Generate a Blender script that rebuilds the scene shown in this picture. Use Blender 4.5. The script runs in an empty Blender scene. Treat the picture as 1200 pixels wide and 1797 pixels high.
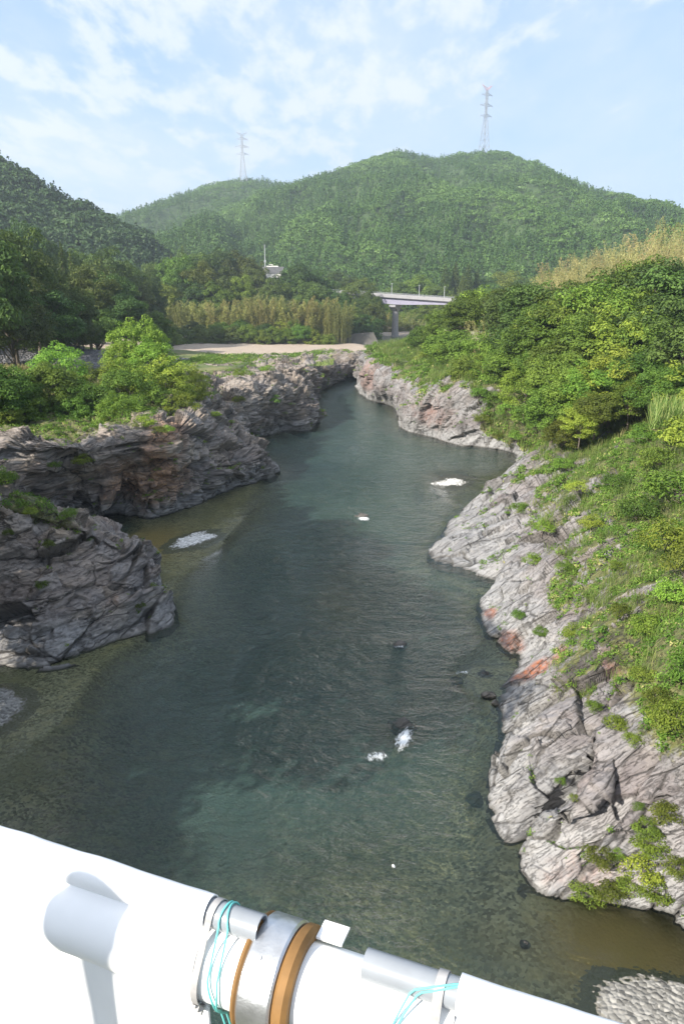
import bpy, math, random
import numpy as np
from mathutils import Vector, Matrix
R = math.radians
rng = np.random.default_rng(7)
C = bpy.context.scene.collection
scene = bpy.context.scene

# ---------------------------------------------------------------- camera, sky, sun, exposure
CAMH = 24.0
PITCH = math.atan(398.5 / 1298.0)
cam_d = bpy.data.cameras.new("camera"); cam = bpy.data.objects.new("camera", cam_d); C.objects.link(cam)
cam.location = (0, 0, CAMH); cam.rotation_euler = (math.pi / 2 - PITCH, 0, 0)
cam_d.sensor_fit = 'VERTICAL'; cam_d.sensor_height = 36; cam_d.sensor_width = 24; cam_d.lens = 26.0
cam_d.clip_start = 0.05; cam_d.clip_end = 6000
scene.camera = cam
SUN_DIR = Vector((-0.66, -0.60, 0.56)).normalized()          # towards the sun: behind and to the left
sun_el = math.asin(SUN_DIR.z); sun_az = math.atan2(SUN_DIR.x, SUN_DIR.y)
sl = bpy.data.lights.new("sun", 'SUN'); so = bpy.data.objects.new("sun", sl); C.objects.link(so)
sl.energy = 4.6; sl.angle = R(0.5); sl.color = (1.0, 0.94, 0.84)
sl.color = (1.0, 0.935, 0.82); so.rotation_euler = SUN_DIR.to_track_quat('Z', 'Y').to_euler(); so.location = (-60, -60, 80)
scene.view_settings.view_transform = 'Standard'; scene.view_settings.look = 'None'
scene.view_settings.exposure = 1.10; scene.view_settings.gamma = 1
scene.cycles.max_bounces = 6; scene.cycles.transparent_max_bounces = 16; scene.cycles.volume_bounces = 0
scene.cycles.transmission_bounces = 4; scene.cycles.sample_clamp_indirect = 6

class NT:
    def __init__(s, tree): s.t = tree; s.n = tree.nodes; s.l = tree.links; s.n.clear()
    def __call__(s, typ, ins=None, **kw):
        n = s.n.new(typ)
        for k, v in kw.items(): setattr(n, k, v)
        for k, v in (ins or {}).items():
            sk = n.inputs[k]
            if isinstance(v, bpy.types.NodeSocket): s.l.new(v, sk)
            elif isinstance(v, bpy.types.Node): s.l.new(v.outputs[0], sk)
            else: sk.default_value = v
        return n
    def mix(s, f, a, b, bt='MIX'):
        n = s.n.new('ShaderNodeMix'); n.data_type = 'RGBA'; n.blend_type = bt
        for k, v in ((0, f), (6, a), (7, b)):
            sk = n.inputs[k]
            if isinstance(v, bpy.types.NodeSocket): s.l.new(v, sk)
            elif isinstance(v, (int, float)): sk.default_value = v
            else: sk.default_value = (*v[:3], 1)
        return n.outputs[2]
    def math(s, op, a, b=0.0, c=None, clamp=False):
        n = s.n.new('ShaderNodeMath'); n.operation = op; n.use_clamp = clamp
        for k, v in enumerate((a, b, c)):
            if v is None: continue
            if isinstance(v, bpy.types.NodeSocket): s.l.new(v, n.inputs[k])
            else: n.inputs[k].default_value = v
        return n.outputs[0]
    def remap(s, v, a, b, c=0.0, d=1.0, smooth=False):
        n = s.n.new('ShaderNodeMapRange')
        if smooth: n.interpolation_type = 'SMOOTHSTEP'
        s.l.new(v, n.inputs[0])
        for k, x in enumerate((a, b, c, d)): n.inputs[k + 1].default_value = x
        return n.outputs[0]
    def noise(s, vec, scale, detail=4, rough=0.55, dist=0.0):
        n = s('ShaderNodeTexNoise', {'Scale': scale, 'Detail': detail, 'Roughness': rough, 'Distortion': dist})
        if vec is not None: s.l.new(vec, n.inputs['Vector'])
        return n.outputs[0]
    def mapping(s, vec, scale=(1, 1, 1), rot=(0, 0, 0), loc=(0, 0, 0)):
        n = s('ShaderNodeMapping', {'Scale': scale, 'Rotation': rot, 'Location': loc}); s.l.new(vec, n.inputs['Vector'])
        return n.outputs[0]

def make_world():
    w = bpy.data.worlds.new("World"); scene.world = w; w.use_nodes = True
    n = NT(w.node_tree)
    sky = n('ShaderNodeTexSky', sky_type='NISHITA', sun_disc=False, sun_elevation=sun_el, sun_rotation=sun_az,
            air_density=1.0, dust_density=1.6, ozone_density=1.5)
    co = n('ShaderNodeTexCoord').outputs['Generated']
    sep = n('ShaderNodeSeparateXYZ', {0: co})
    zz = n.math('ADD', n.math('MAXIMUM', sep.outputs[2], 0.0), 0.16)
    u = n.math('DIVIDE', sep.outputs[0], zz); v = n.math('DIVIDE', sep.outputs[1], zz)
    comb = n('ShaderNodeCombineXYZ', {0: u, 1: v, 2: 0.0}).outputs[0]
    big = n.noise(n.mapping(comb, (0.55, 0.42, 1), loc=(3.4, 1.2, 0)), 1.0, 3, 0.5)
    small = n.noise(n.mapping(comb, (6.2, 2.9, 1), rot=(0, 0, 0.12), loc=(7.0, 2.0, 0)), 1.0, 6, 0.60, 0.15)
    veil = n.noise(n.mapping(comb, (1.4, 0.7, 1), loc=(1.0, 5.0, 2)), 1.0, 6, 0.62)
    left = n.remap(sep.outputs[0], 0.45, -0.20, -0.055, 0.035)
    m = n.math('ADD', n.math('ADD', n.math('MULTIPLY', n.math('SUBTRACT', small, 0.5), 0.85), n.math('MULTIPLY', n.math('SUBTRACT', big, 0.5), 0.75)), left)
    m = n.remap(m, -0.02, 0.14, 0, 0.70, True)
    vm = n.remap(n.math('ADD', veil, left), 0.38, 0.74, 0.0, 0.55)
    m = n.math('ADD', m, n.math('MULTIPLY', vm, n.math('SUBTRACT', 1.0, m)))
    fade = n.remap(sep.outputs[2], 0.03, 0.16, 0.25, 1.0)
    m = n.math('MULTIPLY', m, fade)
    grad = n.mix(n.remap(sep.outputs[2], 0.0, 0.40), (3.35, 4.30, 5.5), (1.9, 3.05, 4.9))
    lpale = n.mix(0.8, sky.outputs[0], grad)
    m = n.math('ADD', m, n.remap(sep.outputs[2], 0.42, 0.75, 0.0, 0.45), clamp=True)  # extra overhead cloud out of view, added to brighten water reflections and fill
    col = n.mix(m, lpale, (4.8, 5.0, 5.4))
    bg = n('ShaderNodeBackground', {0: col, 1: 0.10})
    n('ShaderNodeOutputWorld', {0: bg})
make_world()

# ---------------------------------------------------------------- geometry helpers
CP, SP = math.cos(PITCH), math.sin(PITCH)
def ray(px, py):
    u = px - 600.0; v = py - 898.5
    return np.array([u, 1298 * CP - v * SP, -(1298 * SP + v * CP)])
def P(px, py, z=0.0):
    d = ray(px, py); return np.array([0, 0, CAMH]) + d * ((z - CAMH) / d[2])
def PY(px, py, Y):
    d = ray(px, py); return np.array([0, 0, CAMH]) + d * (Y / d[1])
def proj(p):
    p = np.asarray(p, float); x = p[..., 0]; y = p[..., 1]; z = p[..., 2] - CAMH
    dep = y * CP - z * SP; v = -(y * SP + z * CP)
    dep = np.where(np.abs(dep) < 1e-3, 1e-3, dep)
    return 600 + 1298 * x / dep, 898.5 + 1298 * v / dep, dep

PERM = rng.permutation(256); PERM = np.concatenate([PERM, PERM, PERM])
GR = rng.normal(size=(256, 3)); GR /= np.linalg.norm(GR, axis=1)[:, None]
RND = rng.random((256, 8))
def _h(i, j, k): return PERM[(PERM[(PERM[i & 255] + j) & 255] + k) & 255]
def perlin(p):
    p = np.asarray(p, float); i0 = np.floor(p).astype(int); f = p - i0
    w = f * f * f * (f * (f * 6 - 15) + 10); out = np.zeros(len(p))
    for dx in (0, 1):
        for dy in (0, 1):
            for dz in (0, 1):
                g = GR[_h(i0[:, 0] + dx, i0[:, 1] + dy, i0[:, 2] + dz)]
                d = (g[:, 0] * (f[:, 0] - dx) + g[:, 1] * (f[:, 1] - dy) + g[:, 2] * (f[:, 2] - dz))
                ww = (w[:, 0] if dx else 1 - w[:, 0]) * (w[:, 1] if dy else 1 - w[:, 1]) * (w[:, 2] if dz else 1 - w[:, 2])
                out += d * ww
    return out
def fbm(p, octv=4, gain=0.5):
    s = np.zeros(len(p)); a = 1.0; q = np.array(p, float)
    for _ in range(octv): s += a * perlin(q); a *= gain; q = q * 2.03 + 11.7
    return s
def worley(p):
    p = np.asarray(p, float); i0 = np.floor(p).astype(int); n = len(p)
    f1 = np.full(n, 9.0); f2 = np.full(n, 9.0); hid = np.zeros(n, int); dl = np.zeros((n, 3))
    for dx in (-1, 0, 1):
        for dy in (-1, 0, 1):
            for dz in (-1, 0, 1):
                h = _h(i0[:, 0] + dx, i0[:, 1] + dy, i0[:, 2] + dz)
                c = i0 + np.array([dx, dy, dz]) + RND[h, :3]
                d = p - c; r = np.sqrt((d * d).sum(1)); m = r < f1
                f2 = np.where(m, f1, np.minimum(f2, r)); f1 = np.where(m, r, f1)
                hid = np.where(m, h, hid); dl[m] = d[m]
    return f1, f2, hid, dl

def setp(o, label=None, cat=None, group=None, kind=None):
    if label: o["label"] = label
    if cat: o["category"] = cat
    if group: o["group"] = group
    if kind: o["kind"] = kind
    return o
def meshdata(name, V, F, mats, attrs=None, smooth=True, midx=None):
    """V (n,3) array; F an (m,k) array or list of tuples"""
    me = bpy.data.meshes.new(name); V = np.asarray(V, np.float32)
    if isinstance(F, np.ndarray):
        m, k = F.shape
        me.vertices.add(len(V)); me.vertices.foreach_set('co', V.ravel())
        me.loops.add(m * k); me.loops.foreach_set('vertex_index', F.astype(np.int32).ravel())
        me.polygons.add(m); me.polygons.foreach_set('loop_start', np.arange(0, m * k, k, dtype=np.int32))
    else:
        me.from_pydata([tuple(map(float, v)) for v in V], [], [tuple(int(i) for i in f) for f in F])
    for mt in (mats if isinstance(mats, (list, tuple)) else [mats]): me.materials.append(mt)
    if midx is not None: me.polygons.foreach_set('material_index', np.asarray(midx, np.int32))
    me.polygons.foreach_set('use_smooth', np.full(len(me.polygons), smooth))
    me.update(calc_edges=True)
    for k2, (dom, a) in (attrs or {}).items():
        a = np.asarray(a, np.float32)
        at = me.attributes.new(k2, 'FLOAT', dom); at.data.foreach_set('value', a)
    return me
def obj(name, me, parent=None, **kw):
    o = bpy.data.objects.new(name, me); C.objects.link(o)
    if parent is not None: o.parent = parent
    setp(o, **kw); return o
def empty(name, loc=(0, 0, 0), rz=0.0, **kw):
    o = bpy.data.objects.new(name, None); C.objects.link(o); o.location = loc; o.rotation_euler = (0, 0, rz)
    o.empty_display_size = 0.2; setp(o, **kw); return o
class MB:
    """collects shapes into one mesh"""
    def __init__(s): s.v = []; s.f = []; s.n = 0
    def add(s, V, F):
        V = np.asarray(V, float); s.v.append(V); s.f += [tuple(i + s.n for i in f) for f in F]; s.n += len(V); return s
    def box(s, c, d, rz=0.0):
        c = np.array(c, float); d = np.array(d, float) / 2
        V = np.array([[x, y, z] for z in (-1, 1) for y in (-1, 1) for x in (-1, 1)], float) * d
        cs, sn = math.cos(rz), math.sin(rz); V = np.c_[V[:, 0] * cs - V[:, 1] * sn, V[:, 0] * sn + V[:, 1] * cs, V[:, 2]] + c
        return s.add(V, [(0, 2, 3, 1), (4, 5, 7, 6), (0, 1, 5, 4), (2, 6, 7, 3), (0, 4, 6, 2), (1, 3, 7, 5)])
    def tube(s, pts, r, n=8, caps=True):
        pts = np.asarray(pts, float); m = len(pts); r = np.broadcast_to(r, (m,)); V = []
        t = np.gradient(pts, axis=0); t /= np.linalg.norm(t, axis=1)[:, None] + 1e-12
        up = np.array([0, 0, 1.0]) if abs(t[0, 2]) < 0.9 else np.array([1.0, 0, 0])
        a = np.cross(t[0], up); a /= np.linalg.norm(a)
        for i in range(m):
            a = a - t[i] * a.dot(t[i]); a /= np.linalg.norm(a); b = np.cross(t[i], a)
            for k in range(n):
                th = 2 * math.pi * k / n; V.append(pts[i] + r[i] * (a * math.cos(th) + b * math.sin(th)))
        F = [(i * n + k, i * n + (k + 1) % n, (i + 1) * n + (k + 1) % n, (i + 1) * n + k) for i in range(m - 1) for k in range(n)]
        if caps: F += [tuple(range(n))[::-1], tuple((m - 1) * n + k for k in range(n))]
        return s.add(V, F)
    def build(s, name, mat, parent=None, smooth=False, bevel=0, **kw):
        o = obj(name, meshdata(name, np.concatenate(s.v), s.f, mat, smooth=smooth), parent, **kw)
        if smooth:
            try: o.data.set_sharp_from_angle(angle=R(40))
            except Exception: pass
        if bevel:
            b = o.modifiers.new('bevel', 'BEVEL'); b.width = bevel; b.segments = 2; b.limit_method = 'ANGLE'
        return o

def grid_faces(nu, nv):
    i = np.arange(nu - 1)[:, None] * nv + np.arange(nv - 1)[None, :]
    return np.stack([i, i + nv, i + nv + 1, i + 1], -1).reshape(-1, 4)
def cr(ctrl, t):
    """Catmull-Rom along axis 0"""
    n = len(ctrl); i = np.clip(np.floor(t).astype(int), 0, n - 2); f = (t - i)
    f = f.reshape((-1,) + (1,) * (ctrl.ndim - 1))
    g = lambda k: ctrl[np.clip(i + k, 0, n - 1)]
    a, b, c, d = g(-1), g(0), g(1), g(2); T = 0.42
    m1 = (c - a) * T; m2 = (d - b) * T; f2 = f * f; f3 = f2 * f
    return (2 * f3 - 3 * f2 + 1) * b + (f3 - 2 * f2 + f) * m1 + (-2 * f3 + 3 * f2) * c + (f3 - f2) * m2
def sstep(a, b, x): t = np.clip((x - a) / (b - a), 0, 1); return t * t * (3 - 2 * t)
def normals(G):
    du = np.gradient(G, axis=0); dv = np.gradient(G, axis=1); n = np.cross(du, dv)
    return n / (np.linalg.norm(n, axis=2)[..., None] + 1e-9)

# ---------------------------------------------------------------- materials
def newmat(name):
    m = bpy.data.materials.new(name); m.use_nodes = True; return m, NT(m.node_tree)
def out(n, sh): n('ShaderNodeOutputMaterial', {0: sh})
def simple(name, col, rough=0.6, metal=0.0, var=0.12, scale=20, bump=0.0):
    m, n = newmat(name); co = n('ShaderNodeTexCoord').outputs['Object']
    nz = n.noise(co, scale, 5)
    c = n.mix(n.remap(nz, 0.3, 0.7), tuple(x * (1 - var) for x in col), tuple(min(1, x * (1 + var)) for x in col))
    b = n('ShaderNodeBsdfPrincipled', {'Base Color': c, 'Roughness': rough, 'Metallic': metal})
    if bump: n.l.new(n('ShaderNodeBump', {'Height': nz, 'Strength': bump, 'Distance': 0.02}).outputs[0], b.inputs['Normal'])
    out(n, b); return m
def attr(n, name): return n('ShaderNodeAttribute', attribute_name=name).outputs['Fac']

def rock_material(name, strike, nrm, g0, g1, r0, r1):
    m, n = newmat(name)
    pos = n('ShaderNodeNewGeometry').outputs['Position']; z = n('ShaderNodeSeparateXYZ', {0: pos}).outputs[2]
    crack = attr(n, 'crack'); veg = attr(n, 'veg'); cell = attr(n, 'cell'); rust = attr(n, 'rust'); dark = attr(n, 'dark')
    S = Vector(strike).normalized(); Nr = Vector(nrm); Nr = (Nr - S * Nr.dot(S)).normalized(); T3 = S.cross(Nr)
    dot = lambda v: n('ShaderNodeVectorMath', {0: pos, 1: tuple(v)}, operation='DOT_PRODUCT').outputs['Value']
    fr = n('ShaderNodeCombineXYZ', {0: dot(T3), 1: dot(S), 2: dot(Nr)}).outputs[0]
    fr = n('ShaderNodeVectorMath', {0: fr, 1: n('ShaderNodeVectorMath', {0: n('ShaderNodeTexNoise', {'Vector': pos, 'Scale': 0.45, 'Detail': 3}).outputs['Color'], 'Scale': 0.5}, operation='SCALE').outputs[0]}, operation='ADD').outputs[0]
    lay = n.mapping(fr, (0.7, 0.42, 1.7)); thin = n.mapping(fr, (1.2, 0.40, 5.0))
    n1 = n.noise(pos, 0.30, 6, 0.6); n2 = n.noise(lay, 1.0, 8, 0.62, 0.4); n3 = n.noise(pos, 3.5, 7, 0.65)
    n4 = n.noise(pos, 14, 5, 0.7); n5 = n.noise(thin, 1.2, 6, 0.6, 0.3)
    ridge = n.math('ABSOLUTE', n.math('SUBTRACT', n5, 0.5))
    grey = n.mix(n.remap(n2, 0.35, 0.68), g0, g1)
    warm = n.mix(n.remap(n3, 0.35, 0.65), (0.15, 0.125, 0.12), (0.30, 0.25, 0.225))
    c = n.mix(n.math('MULTIPLY', n.remap(n1, 0.38, 0.60), 0.75), grey, warm)
    zz_ = n.math('ADD', z, n.math('MULTIPLY', n.math('SUBTRACT', n1, 0.5), 5.0)); c = n.mix(n.math('MULTIPLY', n.remap(n.math('ABSOLUTE', n.math('SUBTRACT', zz_, 3.4)), 1.6, 0.4), 0.40), c, (0.13, 0.098, 0.10))
    # pale scoured band above the waterline
    zn = n.math('ADD', z, n.math('MULTIPLY', n.math('SUBTRACT', n1, 0.5), -3.0))
    pale = n.mix(n.remap(n2, 0.3, 0.7), (0.17, 0.17, 0.178), (0.34, 0.337, 0.335))
    c = n.mix(n.math('MULTIPLY', n.remap(zn, 3.4, 1.2), 0.8), c, pale)
    c = n.mix(n.remap(cell, 0.0, 1.0, 0.0, 0.40), c, (0.36, 0.36, 0.37))
    ru = n.mix(n.remap(n3, 0.3, 0.7), r0, r1)
    c = n.mix(n.math('MULTIPLY', rust, n.remap(n3, 0.35, 0.6, 0.35, 1.0)), c, ru)
    c = n.mix(dark, c, n.mix(n.remap(n2, 0.3, 0.7), (0.050, 0.040, 0.030), (0.24, 0.20, 0.16)))
    # lichen specks, fine grain
    c = n.mix(n.remap(n4, 0.60, 0.75, 0, 0.40), c, (0.56, 0.55, 0.52))
    c = n.mix(n.remap(n4, 0.42, 0.28, 0, 0.5), c, (0.06, 0.055, 0.055))
    # wet foot
    c = n.mix(n.remap(z, 0.22, 0.02, 0, 0.75), c, (0.05, 0.048, 0.04))
    # grit and humus in the joints
    c = n.mix(n.math('MULTIPLY', crack, 0.8), c, (0.045, 0.038, 0.028))
    soil = n.mix(n.remap(n3, 0.35, 0.65), (0.06, 0.085, 0.022), (0.16, 0.15, 0.06))
    vm = n.remap(n.math('ADD', veg, n.math('MULTIPLY', n.math('SUBTRACT', n3, 0.5), 1.1)), 0.35, 0.62)
    c = n.mix(vm, c, soil)
    e1 = n('ShaderNodeTexVoronoi', {'Vector': n.mapping(fr, (0.35, 0.16, 0.9)), 'Scale': 1.0}, feature='DISTANCE_TO_EDGE').outputs[0]
    k1 = n.math('MAXIMUM', n.remap(e1, 0.0, 0.035), n.remap(n.noise(pos, 0.6, 3), 0.50, 0.58))
    k2 = n.math('MAXIMUM', n.remap(ridge, 0.0, 0.028), n.remap(n3, 0.50, 0.42))
    c = n.mix(n.math('MULTIPLY', n.remap(k1, 0, 1, 0.2, 1), n.remap(k2, 0, 1, 0.72, 1)), (0.04, 0.037, 0.035), c)
    h = n.math('ADD', n.math('MULTIPLY', k1, 1.2), n.math('MULTIPLY', k2, 0.7))
    h = n.math('ADD', h, n.math('MULTIPLY', n2, 1.3), n.math('ADD', n.math('MULTIPLY', n3, 0.9), n.math('MULTIPLY', n4, 0.35)))
    bp = n('ShaderNodeBump', {'Height': h, 'Strength': 0.8, 'Distance': 0.09})
    b = n('ShaderNodeBsdfPrincipled', {'Base Color': c, 'Roughness': 0.82, 'Normal': bp})
    out(n, b); return m
def ground_material():
    m, n = newmat("meadow_ground")
    pos = n('ShaderNodeNewGeometry').outputs['Position']
    n1 = n.noise(pos, 0.12, 5); n2 = n.noise(pos, 1.3, 6, 0.65); sand = attr(n, 'sand')
    g = n.mix(n.remap(n2, 0.3, 0.7), (0.045, 0.075, 0.018), (0.14, 0.17, 0.05))
    g = n.mix(n.remap(n1, 0.45, 0.7, 0, 0.8), g, (0.25, 0.21, 0.10))
    s = n.mix(n.remap(n2, 0.3, 0.7), (0.29, 0.215, 0.155), (0.44, 0.35, 0.27))
    s = n.mix(n.remap(n.noise(pos, 6, 4), 0.5, 0.7), s, (0.42, 0.41, 0.39))
    c = n.mix(sand, g, s)
    bp = n('ShaderNodeBump', {'Height': n2, 'Strength': 0.6, 'Distance': 0.3})
    out(n, n('ShaderNodeBsdfPrincipled', {'Base Color': c, 'Roughness': 0.9, 'Normal': bp})); return m
def forest_floor():
    m, n = newmat("forest_floor")
    pos = n('ShaderNodeNewGeometry').outputs['Position']
    c = n.mix(n.remap(n.noise(pos, 0.15, 6), 0.3, 0.7), (0.025, 0.050, 0.014), (0.06, 0.10, 0.028))
    out(n, n('ShaderNodeBsdfPrincipled', {'Base Color': c, 'Roughness': 0.95})); return m
def leaf_material(name, dark, light, odd=None, trans=0.35, rvar=0.36):
    m, n = newmat(name)
    t = attr(n, 'tone'); oi = n('ShaderNodeObjectInfo').outputs['Random']
    c = n.mix(t, dark, light)
    if odd: c = n.mix(n.remap(t, 0.86, 0.99, 0, 0.9), c, odd)
    hv = n('ShaderNodeHueSaturation', {'Hue': n.remap(oi, 0, 1, 0.5 - 0.03 * rvar / 0.25, 0.5 + 0.025), 'Value': n.remap(n.math('FRACT', n.math('MULTIPLY', oi, 7.3)), 0, 1, 1 - rvar, 1 + rvar), 'Color': c}).outputs[0]
    d = n('ShaderNodeBsdfPrincipled', {'Base Color': hv, 'Roughness': 0.55, 'Specular IOR Level': 0.25})
    tr = n('ShaderNodeBsdfTranslucent', {'Color': n.mix(0.35, hv, (0.22, 0.34, 0.04))})
    out(n, n('ShaderNodeMixShader', {0: trans, 1: d.outputs[0], 2: tr.outputs[0]})); return m
def pebble_material():
    m, n = newmat("river_gravel")
    pos = n('ShaderNodeNewGeometry').outputs['Position']
    v = n('ShaderNodeTexVoronoi', {'Vector': pos, 'Scale': 7.0}); v2 = n('ShaderNodeTexVoronoi', {'Vector': pos, 'Scale': 2.0})
    hs = n('ShaderNodeSeparateColor', {0: v.outputs['Color']}).outputs[0]
    h2 = n('ShaderNodeSeparateColor', {0: v2.outputs['Color']}).outputs[1]
    sand = attr(n, 'sand'); n1 = n.noise(pos, 0.25, 4)
    c = n.mix(hs, (0.08, 0.075, 0.055), (0.40, 0.37, 0.28))
    c = n.mix(n.remap(h2, 0.75, 1.0, 0, 0.55), c, (0.42, 0.36, 0.22))
    c = n.mix(n.remap(n1, 0.4, 0.65, 0, 0.6), c, (0.17, 0.16, 0.10))
    c = n.mix(sand, c, n.mix(n1, (0.36, 0.24, 0.10), (0.30, 0.22, 0.11)))
    bp = n('ShaderNodeBump', {'Height': v.outputs['Distance'], 'Strength': 0.6, 'Distance': 0.05}); bp.invert = True
    out(n, n('ShaderNodeBsdfPrincipled', {'Base Color': c, 'Roughness': 0.7, 'Normal': bp})); return m
def bar_material(name="dry_gravel", c0=(0.11, 0.107, 0.10), c1=(0.33, 0.32, 0.30)):
    m, n = newmat(name)
    pos = n('ShaderNodeNewGeometry').outputs['Position']
    v = n('ShaderNodeTexVoronoi', {'Vector': pos, 'Scale': 6.0})
    hs = n('ShaderNodeSeparateColor', {0: v.outputs['Color']}).outputs[0]
    z = n('ShaderNodeSeparateXYZ', {0: pos}).outputs[2]
    c = n.mix(hs, c0, c1)
    c = n.mix(n.remap(z, 0.03, 0.0), c, (0.15, 0.14, 0.115))
    bp = n('ShaderNodeBump', {'Height': v.outputs['Distance'], 'Strength': 0.8, 'Distance': 0.08}); bp.invert = True
    out(n, n('ShaderNodeBsdfPrincipled', {'Base Color': c, 'Roughness': 0.8, 'Normal': bp})); return m
def water_material():
    m, n = newmat("river_water")
    pos = n('ShaderNodeNewGeometry').outputs['Position']; dep = attr(n, 'depth'); calm = attr(n, 'calm')
    w1 = n.noise(n.mapping(pos, (0.55, 0.9, 1), rot=(0, 0, 0.4)), 1.0, 5, 0.62, 1.2)
    w2 = n.noise(n.mapping(pos, (2.3, 3.0, 1), rot=(0, 0, -0.3)), 1.0, 5, 0.62, 0.8)
    w3 = n.noise(n.mapping(pos, (0.10, 0.05, 1)), 1.0, 4, 0.55, 1.0)
    w0 = n.noise(n.mapping(pos, (0.30, 0.42, 1), rot=(0, 0, -0.5)), 1.0, 3, 0.55, 1.6)
    h = n.math('ADD', n.math('ADD', n.math('MULTIPLY', w1, 0.70), n.math('MULTIPLY', w0, 0.8)), n.math('MULTIPLY', w2, 0.24))
    h = n.math('MULTIPLY', h, n.remap(w3, 0.35, 0.65, 0.50, 1.12))
    h = n.math('MULTIPLY', h, calm)
    bp = n('ShaderNodeBump', {'Height': h, 'Strength': 1.0, 'Distance': 1.0})
    t = n.math('SUBTRACT', 1.0, n.math('EXPONENT', n.math('MULTIPLY', dep, -0.36)), clamp=True)
    body = n.mix(n.remap(n.noise(pos, 0.06, 4, 0.6, 0.8), 0.35, 0.65), (0.026, 0.060, 0.058), (0.050, 0.090, 0.078))
    dif = n('ShaderNodeBsdfDiffuse', {'Color': body})
    tr = n('ShaderNodeBsdfTransparent', {'Color': (0.82, 0.88, 0.76, 1)})
    inner = n('ShaderNodeMixShader', {0: t, 1: tr.outputs[0], 2: dif.outputs[0]})
    gl = n('ShaderNodeBsdfGlossy', {'Color': (1, 1, 1, 1), 'Roughness': 0.05, 'Normal': bp})
    fr = n('ShaderNodeFresnel', {'IOR': 1.33, 'Normal': bp}).outputs[0]
    out(n, n('ShaderNodeMixShader', {0: fr, 1: inner.outputs[0], 2: gl.outputs[0]})); return m

FR_R = ((0.84, 0.50, 0.22), (-0.42, 0.62, 0.66)); FR_L = ((0.85, 0.35, 0.12), (-0.30, -0.15, 0.92))
M = dict(rock=rock_material('schist_rock', *FR_R, (0.10, 0.095, 0.098), (0.27, 0.262, 0.268), (0.20, 0.045, 0.02), (0.40, 0.15, 0.07)), rock_left=rock_material('grey_cliff_rock', *FR_L, (0.165, 0.125, 0.090), (0.47, 0.375, 0.285), (0.26, 0.10, 0.045), (0.68, 0.42, 0.25)), ground=ground_material(), floor=forest_floor(), bed=pebble_material(), bar=bar_material(), barw=bar_material('white_gravel', (0.38, 0.375, 0.36), (0.80, 0.79, 0.77)), water=water_material(),
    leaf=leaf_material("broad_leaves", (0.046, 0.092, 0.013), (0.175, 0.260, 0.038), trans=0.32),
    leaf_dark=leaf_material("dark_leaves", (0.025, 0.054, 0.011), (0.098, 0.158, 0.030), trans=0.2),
    leaf_bright=leaf_material("bright_leaves", (0.075, 0.15, 0.018), (0.28, 0.40, 0.055), trans=0.35),
    far=leaf_material("far_foliage", (0.036, 0.076, 0.015), (0.135, 0.205, 0.042), odd=(0.22, 0.30, 0.11), trans=0.15, rvar=0.0),
    far_shaded=leaf_material("shaded_conifer_foliage", (0.014, 0.036, 0.012), (0.060, 0.110, 0.030), trans=0.1, rvar=0.0),  # conifer green darkened, the left hill's shaded side put into the colour
    bamboo=leaf_material("bamboo_leaves", (0.15, 0.175, 0.04), (0.42, 0.42, 0.14), trans=0.3),
    straw=leaf_material("straw_bamboo_leaves", (0.26, 0.235, 0.085), (0.58, 0.52, 0.24), trans=0.3),
    herb=leaf_material("herb_leaves", (0.075, 0.15, 0.02), (0.26, 0.37, 0.06), odd=(0.50, 0.42, 0.20), trans=0.35, rvar=0.0),
    grass=leaf_material("grass_blades", (0.10, 0.16, 0.03), (0.30, 0.34, 0.10), odd=(0.50, 0.42, 0.20), trans=0.3, rvar=0.15),
    dry=leaf_material("dry_grass", (0.28, 0.24, 0.10), (0.50, 0.45, 0.22), trans=0.3, rvar=0.1),
    bark=simple("bark", (0.13, 0.105, 0.085), 0.9, var=0.35, scale=6), culm=simple("bamboo_culm", (0.24, 0.24, 0.09), 0.5, var=0.3, scale=2),
    conc=simple("concrete", (0.27, 0.265, 0.28), 0.8, var=0.12, scale=1.5), girder=simple("lavender_girder_paint", (0.25, 0.24, 0.33), 0.5, scale=1),
    galv=simple("galvanised_steel", (0.45, 0.46, 0.48), 0.45, 0.6), pyl=simple("pylon_steel", (0.36, 0.37, 0.40), 0.6, 0.1), pylred=simple("pylon_red_paint", (0.62, 0.30, 0.27), 0.6),
    plaster=simple("cream_plaster", (0.62, 0.60, 0.57), 0.8, scale=1), roof=simple("grey_metal_roof", (0.36, 0.35, 0.38), 0.5, scale=1), glass=simple("dark_window_glass", (0.03, 0.035, 0.04), 0.1))
SHORE_L = [(-36, -40), (-33, 0), (-29, 20), (-25.5, 33)]

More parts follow.
